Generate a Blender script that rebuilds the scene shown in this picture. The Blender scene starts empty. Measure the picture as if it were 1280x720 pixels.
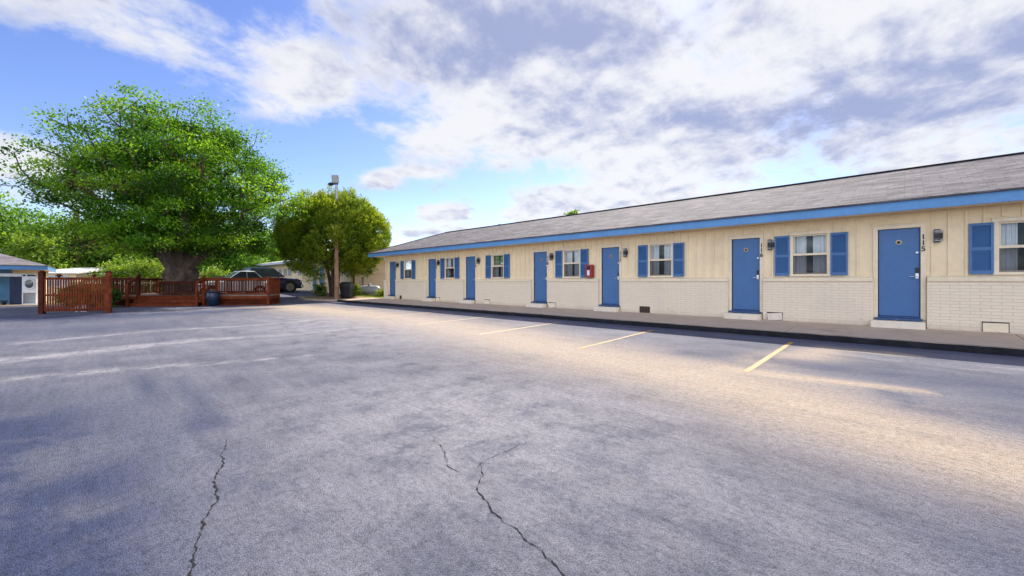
import bpy, bmesh, math, random
import numpy as np
from mathutils import Vector, Matrix
random.seed(7)
rng = np.random.default_rng(11)
R = math.radians
sc = bpy.context.scene
col = sc.collection

# ------------------------------------------------------------------ camera
HC = 1.24
cam_d = bpy.data.cameras.new('camera')
cam_d.sensor_width = 36.0
cam_d.lens = 510.0 / 1280.0 * 36.0
cam_d.shift_y = -8.0 / 1280.0
cam_d.clip_end = 3000
cam_d.clip_start = 0.05
cam = bpy.data.objects.new('camera', cam_d)
cam.location = (0, 0, HC)
cam.rotation_euler = (R(90), 0, R(-46.1))
col.objects.link(cam)
sc.camera = cam

# ------------------------------------------------------------------ light
SUN_AZ = 24.0      # degrees from +x towards +y, direction TO the sun
SUN_EL = 43.0
sun_d = bpy.data.lights.new('sun', 'SUN')
sun_d.energy = 3.1
sun_d.angle = R(0.6)
sun_d.color = (1.0, 0.93, 0.82)
sun = bpy.data.objects.new('sun', sun_d)
td = Vector((math.cos(R(SUN_EL)) * math.cos(R(SUN_AZ)), math.cos(R(SUN_EL)) * math.sin(R(SUN_AZ)), math.sin(R(SUN_EL))))
sun.rotation_euler = td.to_track_quat('Z', 'Y').to_euler()
sun.location = td * 60
col.objects.link(sun)

sc.view_settings.view_transform = 'Standard'
sc.view_settings.look = 'None'
sc.view_settings.exposure = 1.47
sc.view_settings.gamma = 1.0

# ------------------------------------------------------------------ node helpers
class NT:
    def __init__(s, tree):
        s.t = tree; s.n = tree.nodes; s.l = tree.links
    def node(s, typ, **kw):
        n = s.n.new(typ)
        for k, v in kw.items(): setattr(n, k, v)
        return n
    def put(s, sock, v):
        if isinstance(v, bpy.types.NodeSocket): s.l.new(v, sock)
        elif v is not None:
            if hasattr(sock.default_value, '__len__') and not hasattr(v, '__len__'):
                sock.default_value = (v,) * len(sock.default_value)
            elif hasattr(v, '__len__') and len(sock.default_value) == 4 and len(v) == 3:
                sock.default_value = (*v, 1)
            else: sock.default_value = v
    def m(s, op, a, b=None, c=None, clamp=False):
        n = s.node('ShaderNodeMath', operation=op, use_clamp=clamp)
        s.put(n.inputs[0], a)
        if b is not None: s.put(n.inputs[1], b)
        if c is not None: s.put(n.inputs[2], c)
        return n.outputs[0]
    def mix(s, f, a, b):
        n = s.node('ShaderNodeMix', data_type='RGBA')
        s.put(n.inputs[0], f); s.put(n.inputs[6], a); s.put(n.inputs[7], b)
        return n.outputs[2]
    def mapr(s, v, a, b, c=0.0, d=1.0, smooth=True):
        n = s.node('ShaderNodeMapRange')
        if smooth: n.interpolation_type = 'SMOOTHSTEP'
        s.put(n.inputs[0], v)
        for i, x in enumerate((a, b, c, d)): s.put(n.inputs[i + 1], x)
        return n.outputs[0]
    def noise(s, vec, scale, detail=4, rough=0.55, dist=0.0):
        n = s.node('ShaderNodeTexNoise')
        if vec is not None: s.put(n.inputs['Vector'], vec)
        s.put(n.inputs['Scale'], scale); s.put(n.inputs['Detail'], detail)
        s.put(n.inputs['Roughness'], rough); s.put(n.inputs['Distortion'], dist)
        return n.outputs[0]
    def mapping(s, vec, scale=(1, 1, 1), loc=(0, 0, 0), rot=(0, 0, 0)):
        n = s.node('ShaderNodeMapping')
        s.put(n.inputs[0], vec)
        n.inputs['Scale'].default_value = scale; n.inputs['Location'].default_value = loc
        n.inputs['Rotation'].default_value = rot
        return n.outputs[0]
    def comb(s, x, y, z):
        n = s.node('ShaderNodeCombineXYZ')
        for i, v in enumerate((x, y, z)): s.put(n.inputs[i], v)
        return n.outputs[0]

# ------------------------------------------------------------------ sky with a layer of broken cloud
world = bpy.data.worlds.new('World')
sc.world = world
world.use_nodes = True
w = NT(world.node_tree)
w.n.clear()
tc = w.node('ShaderNodeTexCoord')
sep = w.node('ShaderNodeSeparateXYZ'); w.l.new(tc.outputs['Generated'], sep.inputs[0])
dx, dy, dz = sep.outputs
sky = w.node('ShaderNodeTexSky')
sky.sky_type = 'NISHITA'; sky.sun_disc = False
sky.sun_elevation = R(SUN_EL); sky.sun_rotation = R(90 - SUN_AZ)
sky.altitude = 900; sky.air_density = 1.0; sky.dust_density = 0.6; sky.ozone_density = 1.6
hs = w.node('ShaderNodeHueSaturation')
hs.inputs['Hue'].default_value = 0.518; hs.inputs['Saturation'].default_value = 1.16; hs.inputs['Value'].default_value = 0.74
w.l.new(sky.outputs[0], hs.inputs['Color'])
az = w.m('MULTIPLY', w.m('ARCTAN2', dy, dx), 180 / math.pi)
el = w.m('MULTIPLY', w.m('ARCSINE', dz), 180 / math.pi)
def blob(a0, e0, ra, re_, wt, tilt=0.0):
    """soft elliptical weight on the dome (degrees of azimuth / elevation)"""
    a = w.m('SUBTRACT', az, a0); e = w.m('SUBTRACT', el, e0)
    e = w.m('MULTIPLY_ADD', a, -tilt, e)
    a = w.m('DIVIDE', a, ra); e = w.m('DIVIDE', e, re_)
    d = w.m('ADD', w.m('MULTIPLY', a, a), w.m('MULTIPLY', e, e))
    return w.m('MULTIPLY', w.m('EXPONENT', w.m('MULTIPLY', d, -1.0)), wt)
def total(lst):
    o = lst[0]
    for x in lst[1:]: o = w.m('ADD', o, x)
    return o
den = w.m('ADD', w.m('MAXIMUM', dz, 0.0), 0.30)
px = w.m('DIVIDE', dx, den); py = w.m('DIVIDE', dy, den)
P = w.comb(px, py, 0.0)
warp = w.node('ShaderNodeTexNoise'); w.put(warp.inputs['Vector'], P); w.put(warp.inputs['Scale'], 1.6); w.put(warp.inputs['Detail'], 3)
vm = w.node('ShaderNodeVectorMath', operation='MULTIPLY_ADD')
w.put(vm.inputs[0], warp.outputs[1]); vm.inputs[1].default_value = (0.16, 0.16, 0); w.put(vm.inputs[2], P)
PW = vm.outputs[0]
n1 = w.noise(w.mapping(PW, (1.0, 1.0, 1), (3.1, 0.7, 0)), 2.3, 10, 0.60)
n1b = w.noise(w.mapping(PW, (1.0, 1.0, 1), (3.1 + 0.05, 0.7 + 0.03, 0)), 2.3, 7, 0.58)
n2 = w.noise(w.mapping(PW, (1, 1, 1), (7.3, 2.2, 0)), 8.0, 8, 0.62)
n3 = w.noise(w.mapping(PW, (1.0, 2.2, 1), (1.3, 5.2, 0), (0, 0, 0.6)), 3.2, 8, 0.66)
bias = total([
    blob(25, 27, 30, 11, 0.34), blob(42, 22, 14, 9, 0.26), blob(8, 18, 22, 8, 0.22), blob(40, 33, 18, 8, 0.25),
    blob(71, 22.5, 8, 3.8, 0.36, -0.32), blob(80, 28, 9, 3.0, 0.12), blob(88, 25, 9, 4, 0.17), blob(-8, 20, 14, 8, 0.12),
    blob(62, 13.2, 2.4, 1.1, 0.52), blob(53.5, 9.4, 3.6, 1.5, 0.50), blob(43, 9.3, 4, 1.4, 0.3), blob(57, 14.6, 4.0, 0.8, 0.34),
    blob(96, 11, 5, 4, 0.2), blob(30, 11, 14, 3.2, 0.2), blob(49.5, 7.0, 3, 1.2, 0.2),
    blob(90, 16, 9, 5.0, -0.36), blob(88, 22, 10, 2.2, 0.16, -0.15), blob(97, 24, 5, 2, 0.14), blob(69, 15, 8, 5.0, -0.36), blob(52, 12.5, 9, 3.6, -0.26), blob(80, 20, 6, 4, -0.14),
    blob(77, 29, 5, 3.2, -0.12), blob(58, 20, 5, 2.2, 0.10), blob(-7, 26, 8, 4, -0.16), blob(95, 20, 5, 2, -0.1),
    blob(40, 14, 8, 1.3, -0.1), blob(16, 25, 3, 1.5, -0.12), blob(100, 28, 8, 5, -0.06)])
dens = w.m('ADD', w.m('ADD', w.m('MULTIPLY', w.m('SUBTRACT', n1, 0.53), 1.5), bias), w.m('MULTIPLY', w.m('SUBTRACT', n3, 0.5), 0.28))
dens = w.m('ADD', dens, w.m('MULTIPLY', w.m('SUBTRACT', n2, 0.5), 0.45))
cov = w.mapr(dens, -0.10, 0.20)
dark = total([blob(40, 29.5, 15, 5.5, 1.05, 0.1), blob(8, 18, 9, 3.0, 0.95), blob(20, 20.5, 5, 2.4, 0.6), blob(62, 30, 8, 3.5, 0.35), blob(-6, 18, 8, 4, 0.5),
              blob(33, 20, 5, 2, 0.3), blob(40.5, 27.5, 3.2, 2.4, -0.85), blob(25, 31, 9, 4, 0.4), blob(38, 12, 8, 2, 0.2), blob(52, 20.5, 6, 3.2, -0.3), blob(12, 13, 12, 2.2, 0.2)])
shade = w.m('ADD', w.m('MULTIPLY', w.m('SUBTRACT', n1b, 0.5), 1.3), w.m('MULTIPLY', w.m('SUBTRACT', n2, 0.5), 1.0))
shade = w.m('ADD', w.m('ADD', shade, dark), -0.02)
shade = w.m('ADD', shade, w.m('MULTIPLY', w.m('SUBTRACT', n1, n1b), 4.5), clamp=False)
shf = w.mapr(shade, -0.15, 0.95)
BR = 3.45
back = w.m('ADD', 1.0, w.m('MULTIPLY', w.mapr(w.m('ADD', w.m('MULTIPLY', dx, -0.85), w.m('MULTIPLY', dy, -0.5)), -0.1, 0.8), 6.1))   # unseen clouds behind the camera, boosted as fill for the shaded walls
ccol = w.mix(shf, (BR * 0.98, BR * 0.98, BR * 1.0), (BR * 0.40, BR * 0.455, BR * 0.70))
cb = w.node('ShaderNodeVectorMath', operation='SCALE'); w.put(cb.inputs[0], ccol); w.put(cb.inputs['Scale'], back)
skycol = w.mix(w.m('MULTIPLY', cov, 0.95), hs.outputs[0], cb.outputs[0])
bg = w.node('ShaderNodeBackground'); bg.inputs['Strength'].default_value = 0.1
w.l.new(skycol, bg.inputs['Color'])
wo = w.node('ShaderNodeOutputWorld'); w.l.new(bg.outputs[0], wo.inputs['Surface'])

# ------------------------------------------------------------------ materials
def mat(name, c, rough=0.7, var=0.12, vscale=3.0, bump=0.0, bscale=40.0, metal=0.0, spec=0.4, c2=None, stain=None):
    """procedural surface: base colour broken up by two scales of noise, optional stains (colour, scale, amount) and bump"""
    m = bpy.data.materials.new(name); m.use_nodes = True
    t = NT(m.node_tree); b = t.n['Principled BSDF']
    o = t.node('ShaderNodeTexCoord').outputs['Object']
    na = t.noise(o, vscale, 6, 0.65); nb = t.noise(o, vscale * 9, 3, 0.6)
    f = t.m('ADD', t.m('MULTIPLY', na, 0.65), t.m('MULTIPLY', nb, 0.35))
    lo = c2 if c2 else tuple(x * (1 - 2.2 * var) for x in c)
    hi = tuple(min(0.95, x * (1 + (0.6 * var))) for x in c)
    out = t.mix(t.mapr(f, 0.30, 0.66), lo, hi)
    if stain:
        sn = t.noise(o, stain[1], 7, 0.7)
        out = t.mix(t.m('MULTIPLY', t.mapr(sn, 0.52, 0.72), stain[2]), out, stain[0])
    t.put(b.inputs['Base Color'], out)
    b.inputs['Roughness'].default_value = rough; b.inputs['Metallic'].default_value = metal
    b.inputs['Specular IOR Level'].default_value = spec
    if bump:
        bn = t.node('ShaderNodeBump'); bn.inputs['Strength'].default_value = bump; bn.inputs['Distance'].default_value = 0.02
        t.put(bn.inputs['Height'], t.noise(o, bscale, 4, 0.6)); t.l.new(bn.outputs[0], b.inputs['Normal'])
    return m

M = {}
CREAM = (0.86, 0.69, 0.44)
M['siding'] = mat('cream_siding_paint', CREAM, 0.55, 0.05, 0.9, 0.15, 60, stain=((0.66, 0.50, 0.32), 1.1, 0.45))
M['trim'] = mat('cream_trim_paint', (0.83, 0.69, 0.48), 0.5, 0.06, 2.0, 0.15, 50, stain=((0.55, 0.46, 0.35), 3.0, 0.35))
M['soffit'] = mat('cream_soffit_paint', (0.78, 0.64, 0.45), 0.6, 0.06, 1.0)
M['fascia'] = mat('blue_fascia_paint', (0.105, 0.28, 0.54), 0.45, 0.06, 1.5, 0.1, 40, stain=((0.07, 0.18, 0.38), 2.2, 0.45))
M['door'] = mat('blue_door_paint', (0.058, 0.150, 0.335), 0.42, 0.05, 1.6, 0.08, 30, stain=((0.042, 0.105, 0.225), 2.2, 0.55))
M['shutter'] = mat('blue_shutter_plastic', (0.062, 0.16, 0.345), 0.45, 0.05, 2.0)
M['sill'] = mat('dark_blue_threshold', (0.03, 0.075, 0.19), 0.5, 0.12, 6.0, stain=((0.2, 0.19, 0.19), 9, 0.4))
M['step'] = mat('chipped_step_paint', (0.80, 0.70, 0.55), 0.75, 0.05, 5.0, 0.4, 30, stain=((0.42, 0.33, 0.25), 9.0, 0.6))
M['concrete'] = mat('sidewalk_concrete', (0.48, 0.37, 0.275), 0.85, 0.07, 2.5, 0.35, 90, stain=((0.30, 0.22, 0.16), 1.1, 0.5))
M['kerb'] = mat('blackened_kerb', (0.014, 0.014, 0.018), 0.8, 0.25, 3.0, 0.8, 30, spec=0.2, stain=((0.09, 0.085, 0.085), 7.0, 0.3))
M['black'] = mat('black_metal', (0.022, 0.022, 0.024), 0.45, 0.15, 6)
M['chrome'] = mat('brushed_metal', (0.62, 0.62, 0.62), 0.3, 0.06, 8, metal=0.9)
M['brass'] = mat('brass_plate', (0.45, 0.33, 0.17), 0.4, 0.1, 20, metal=0.7)
M['ink'] = mat('black_numeral', (0.015, 0.015, 0.017), 0.5, 0.05)
M['boxplate'] = mat('beige_plate', (0.55, 0.47, 0.38), 0.6, 0.1, 8)
M['red'] = mat('red_cabinet_paint', (0.33, 0.03, 0.03), 0.4, 0.12, 5)
M['white'] = mat('white_enamel', (0.84, 0.85, 0.86), 0.35, 0.06, 4)
M['curtain'] = mat('sheer_curtain', (0.80, 0.80, 0.79), 0.9, 0.08, 4)
M['dark'] = mat('dark_interior', (0.03, 0.03, 0.032), 0.9, 0.2, 2)
M['wood'] = mat('redwood_stain', (0.21, 0.044, 0.013), 0.75, 0.28, 3.5, 0.3, 30, spec=0.15, stain=((0.11, 0.028, 0.011), 2.0, 0.5))
M['woodd'] = mat('dark_redwood_stain', (0.10, 0.022, 0.010), 0.75, 0.28, 3.5, 0.3, 30, spec=0.15)
M['floorwood'] = mat('deck_floor_wood', (0.33, 0.20, 0.135), 0.7, 0.2, 2.5, 0.3, 25)
M['pole'] = mat('pole_wood', (0.36, 0.215, 0.125), 0.8, 0.2, 2.0, 0.6, 25, c2=(0.19, 0.105, 0.06))
M['bark'] = mat('old_bark', (0.15, 0.10, 0.072), 0.9, 0.3, 3.0, 1.0, 7.0, c2=(0.045, 0.032, 0.026), stain=((0.34, 0.27, 0.22), 2.6, 0.7))
M['limb'] = mat('limb_bark', (0.115, 0.082, 0.062), 0.9, 0.3, 3.0, 0.8, 9.0, c2=(0.045, 0.033, 0.028))
M['redbark'] = mat('stringy_red_bark', (0.14, 0.075, 0.05), 0.9, 0.3, 3.0, 0.8, 12.0)
M['pot'] = mat('blue_glazed_pot', (0.009, 0.020, 0.050), 0.3, 0.15, 5, spec=0.6)
M['soil'] = mat('potting_soil', (0.06, 0.045, 0.035), 0.95, 0.3, 20)
M['bin'] = mat('charcoal_bin_plastic', (0.014, 0.015, 0.018), 0.5, 0.15, 5)
M['tank'] = mat('silver_tank_paint', (0.46, 0.48, 0.50), 0.38, 0.06, 4, spec=0.6, stain=((0.36, 0.32, 0.28), 3, 0.35))
M['navycar'] = mat('navy_car_paint', (0.025, 0.038, 0.09), 0.16, 0.05, 3, spec=0.9)
M['whitecar'] = mat('white_car_paint', (0.74, 0.76, 0.78), 0.2, 0.03, 3, spec=0.7)
M['tyre'] = mat('tyre_rubber', (0.018, 0.018, 0.019), 0.85, 0.15, 10)
M['rim'] = mat('alloy_rim', (0.55, 0.55, 0.56), 0.3, 0.05, 6, metal=0.8)
M['lampglass'] = mat('clear_lens', (0.42, 0.43, 0.42), 0.1, 0.03, 6, spec=0.9)
M['redlens'] = mat('red_lens', (0.35, 0.015, 0.012), 0.2, 0.05)
M['galv'] = mat('galvanised_steel', (0.42, 0.44, 0.46), 0.45, 0.1, 6, metal=0.5)
M['lightroof'] = mat('pale_roofing', (0.62, 0.60, 0.57), 0.75, 0.1, 1.2, 0.3, 30, stain=((0.45, 0.42, 0.39), 1.0, 0.5))
M['winglip'] = mat('pale_blue_fascia', (0.50, 0.56, 0.62), 0.6, 0.06, 2)
M['panelblue'] = mat('porch_blue_paint', (0.10, 0.26, 0.44), 0.6, 0.12, 1.5)
M['panelnavy'] = mat('porch_navy_panel', (0.018, 0.028, 0.075), 0.5, 0.15, 2.0)
M['louvre'] = mat('louvre_glass', (0.33, 0.42, 0.46), 0.25, 0.15, 3.0, spec=0.8)
M['picket'] = mat('weathered_pickets', (0.62, 0.58, 0.50), 0.8, 0.15, 5)
M['dirt'] = mat('red_dirt', (0.30, 0.20, 0.125), 0.95, 0.2, 2.0, 0.9, 25, stain=((0.13, 0.13, 0.045), 1.1, 0.9))
M['ground'] = mat('dry_ground', (0.25, 0.21, 0.13), 0.95, 0.2, 0.25, 0.5, 4, stain=((0.12, 0.15, 0.05), 0.15, 0.7))
M['yellow'] = mat('yellow_line_paint', (0.74, 0.50, 0.17), 0.75, 0.10, 4, 0.4, 70)
M['tar'] = mat('crack_black', (0.010, 0.010, 0.012), 0.95, 0.2, 10)  # near-black colour of the crack strips
M['jug'] = mat('white_jug_plastic', (0.75, 0.76, 0.76), 0.4, 0.05, 6)

def glass_mat(name, tint, refl):
    m = bpy.data.materials.new(name); m.use_nodes = True; t = NT(m.node_tree); t.n.clear()
    tr = t.node('ShaderNodeBsdfTransparent'); tr.inputs[0].default_value = (*tint, 1)
    gl = t.node('ShaderNodeBsdfGlossy'); gl.inputs['Roughness'].default_value = 0.03; gl.inputs[0].default_value = (0.9, 0.95, 1, 1)
    o = t.node('ShaderNodeTexCoord').outputs['Object']
    bn = t.node('ShaderNodeBump'); bn.inputs['Strength'].default_value = 0.08; t.put(bn.inputs['Height'], t.noise(o, 2.5, 2))
    t.l.new(bn.outputs[0], gl.inputs['Normal'])
    fr = t.node('ShaderNodeFresnel'); fr.inputs[0].default_value = 1.5
    mx = t.node('ShaderNodeMixShader'); t.put(mx.inputs[0], t.m('ADD', t.m('MULTIPLY', fr.outputs[0], 0.8), refl, clamp=True))
    t.l.new(tr.outputs[0], mx.inputs[1]); t.l.new(gl.outputs[0], mx.inputs[2])
    ou = t.node('ShaderNodeOutputMaterial'); t.l.new(mx.outputs[0], ou.inputs[0]); return m
M['glass'] = glass_mat('window_glass', (0.88, 0.91, 0.93), 0.0)
M['carglass'] = mat('car_glass', (0.05, 0.065, 0.08), 0.06, 0.05, 2, spec=1.0)
def screen_mat():
    m = bpy.data.materials.new('insect_screen'); m.use_nodes = True; t = NT(m.node_tree); t.n.clear()
    tr = t.node('ShaderNodeBsdfTransparent'); tr.inputs[0].default_value = (0.78, 0.78, 0.80, 1)
    df = t.node('ShaderNodeBsdfDiffuse'); df.inputs[0].default_value = (0.035, 0.035, 0.04, 1)
    mx = t.node('ShaderNodeMixShader'); mx.inputs[0].default_value = 0.28
    t.l.new(tr.outputs[0], mx.inputs[1]); t.l.new(df.outputs[0], mx.inputs[2])
    ou = t.node('ShaderNodeOutputMaterial'); t.l.new(mx.outputs[0], ou.inputs[0]); return m
M['screen'] = screen_mat()

def brick_mat():
    m = bpy.data.materials.new('painted_brick'); m.use_nodes = True; t = NT(m.node_tree); b = t.n['Principled BSDF']
    o = t.node('ShaderNodeTexCoord').outputs['Object']
    sp = t.node('ShaderNodeSeparateXYZ'); t.l.new(o, sp.inputs[0])
    v = t.comb(t.m('ADD', sp.outputs[1], sp.outputs[0]), sp.outputs[2], 0.0)
    br = t.node('ShaderNodeTexBrick'); t.put(br.inputs['Vector'], v)
    br.inputs['Scale'].default_value = 1.0; br.inputs['Brick Width'].default_value = 0.29; br.inputs['Row Height'].default_value = 0.068
    br.inputs['Mortar Size'].default_value = 0.007; br.inputs['Mortar Smooth'].default_value = 0.6
    br.inputs['Color1'].default_value = (0.81, 0.675, 0.49, 1); br.inputs['Color2'].default_value = (0.83, 0.70, 0.52, 1); br.inputs['Mortar'].default_value = (0.69, 0.55, 0.39, 1)
    chips = t.m('MULTIPLY', t.mapr(t.noise(o, 17, 5, 0.75), 0.62, 0.68), t.mapr(t.noise(o, 0.9, 3), 0.40, 0.60))
    c = t.mix(t.m('MULTIPLY', chips, 0.75), br.outputs[0], (0.30, 0.21, 0.16))
    c = t.mix(t.m('MULTIPLY', t.mapr(t.noise(o, 1.1, 5), 0.45, 0.75), 0.35), c, (0.66, 0.55, 0.45))
    low = t.m('MULTIPLY', t.mapr(t.m('ADD', sp.outputs[2], t.m('MULTIPLY', t.noise(o, 2.5, 5, .7), 0.30)), 0.30, 0.52, 1.0, 0.0), 0.45)
    c = t.mix(low, c, (0.50, 0.40, 0.31))
    t.put(b.inputs['Base Color'], c); b.inputs['Roughness'].default_value = 0.6
    bn = t.node('ShaderNodeBump'); bn.inputs['Strength'].default_value = 0.6; bn.inputs['Distance'].default_value = 0.008
    h = t.m('ADD', t.m('MULTIPLY', br.outputs['Fac'], -1.0), t.m('MULTIPLY', t.noise(o, 38, 4), 0.9))
    t.put(bn.inputs['Height'], h); t.l.new(bn.outputs[0], b.inputs['Normal']); return m
M['brick'] = brick_mat()

def shingle_mat(name, c1, c2):
    m = bpy.data.materials.new(name); m.use_nodes = True; t = NT(m.node_tree); b = t.n['Principled BSDF']
    uv = t.node('ShaderNodeTexCoord').outputs['UV']
    def br(width, row, off):
        n = t.node('ShaderNodeTexBrick'); t.put(n.inputs['Vector'], t.mapping(uv, (1, 1, 1), (off, 0, 0)))
        n.inputs['Scale'].default_value = 1.0; n.inputs['Brick Width'].default_value = width; n.inputs['Row Height'].default_value = row
        n.inputs['Mortar Size'].default_value = 0.006; n.inputs['Mortar Smooth'].default_value = 0.3; n.inputs['Bias'].default_value = 0.0
        n.inputs['Color1'].default_value = (0, 0, 0, 1); n.inputs['Color2'].default_value = (1, 1, 1, 1); n.inputs['Mortar'].default_value = (0, 0, 0, 1)
        n.offset = 0.37; n.offset_frequency = 3
        return n
    a = br(0.31, 0.143, 0); a2 = br(0.47, 0.143, 0.19)
    f = t.m('ADD', t.m('MULTIPLY', a.outputs[0], 0.5), t.m('MULTIPLY', a2.outputs[0], 0.5))
    o = t.node('ShaderNodeTexCoord').outputs['Object']
    f = t.m('ADD', t.m('MULTIPLY', f, 0.75), t.m('MULTIPLY', t.m('SUBTRACT', t.noise(o, 55, 4, 0.8), 0.5), 0.9))
    f = t.m('ADD', f, t.m('MULTIPLY', t.m('SUBTRACT', t.noise(o, 0.6, 4), 0.5), 0.5), clamp=True)
    c = t.mix(f, c1, c2)
    t.put(b.inputs['Base Color'], c); b.inputs['Roughness'].default_value = 0.9; b.inputs['Specular IOR Level'].default_value = 0.2
    bn = t.node('ShaderNodeBump'); bn.inputs['Strength'].default_value = 0.8; bn.inputs['Distance'].default_value = 0.02
    sx = t.node('ShaderNodeSeparateXYZ'); t.put(sx.inputs[0], uv)
    row = t.m('FRACT', t.m('DIVIDE', sx.outputs[1], 0.143))
    t.put(bn.inputs['Height'], t.m('ADD', t.m('MULTIPLY', row, -0.7), t.m('MULTIPLY', a.outputs[0], 0.4))); t.l.new(bn.outputs[0], b.inputs['Normal']); return m
M['shingle'] = shingle_mat('weathered_shingles', (0.055, 0.050, 0.058), (0.225, 0.202, 0.216))
M['shingle2'] = shingle_mat('grey_shingles', (0.12, 0.105, 0.12), (0.27, 0.245, 0.26))

def leaf_mat(name, lo, mid, hi, trans=0.45, warm=None):
    m = bpy.data.materials.new(name); m.use_nodes = True; t = NT(m.node_tree); t.n.clear()
    at = t.node('ShaderNodeAttribute'); at.attribute_name = 'tone'
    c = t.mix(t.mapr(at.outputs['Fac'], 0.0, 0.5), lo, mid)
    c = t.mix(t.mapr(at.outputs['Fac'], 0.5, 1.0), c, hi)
    if warm: c = t.mix(t.mapr(at.outputs['Fac'], 1.0, 1.3), c, warm)
    pb = t.node('ShaderNodeBsdfPrincipled'); t.put(pb.inputs['Base Color'], c); pb.inputs['Roughness'].default_value = 0.5; pb.inputs['Specular IOR Level'].default_value = 0.3
    tr = t.node('ShaderNodeBsdfTranslucent')
    v = t.node('ShaderNodeVectorMath', operation='MULTIPLY'); t.put(v.inputs[0], c); v.inputs[1].default_value = (1.5, 1.45, 0.7); t.put(tr.inputs[0], v.outputs[0])
    mx = t.node('ShaderNodeMixShader'); mx.inputs[0].default_value = trans
    t.l.new(pb.outputs[0], mx.inputs[1]); t.l.new(tr.outputs[0], mx.inputs[2])
    ou = t.node('ShaderNodeOutputMaterial'); t.l.new(mx.outputs[0], ou.inputs[0]); return m
M['leaf'] = leaf_mat('broad_leaves', (0.024, 0.080, 0.008), (0.100, 0.245, 0.014), (0.25, 0.42, 0.028), 0.45, (0.22, 0.14, 0.075))
M['juniper'] = leaf_mat('scale_foliage', (0.045, 0.095, 0.010), (0.185, 0.27, 0.018), (0.37, 0.43, 0.032), 0.42)
M['bgleaf'] = leaf_mat('bright_leaves', (0.055, 0.14, 0.016), (0.11, 0.24, 0.022), (0.18, 0.33, 0.035), 0.5)
M['bgdark'] = leaf_mat('deep_leaves', (0.025, 0.075, 0.014), (0.055, 0.145, 0.02), (0.10, 0.21, 0.028), 0.45)
M['bush'] = leaf_mat('yellow_green_leaves', (0.085, 0.17, 0.022), (0.17, 0.28, 0.03), (0.28, 0.37, 0.055), 0.45)

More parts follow.
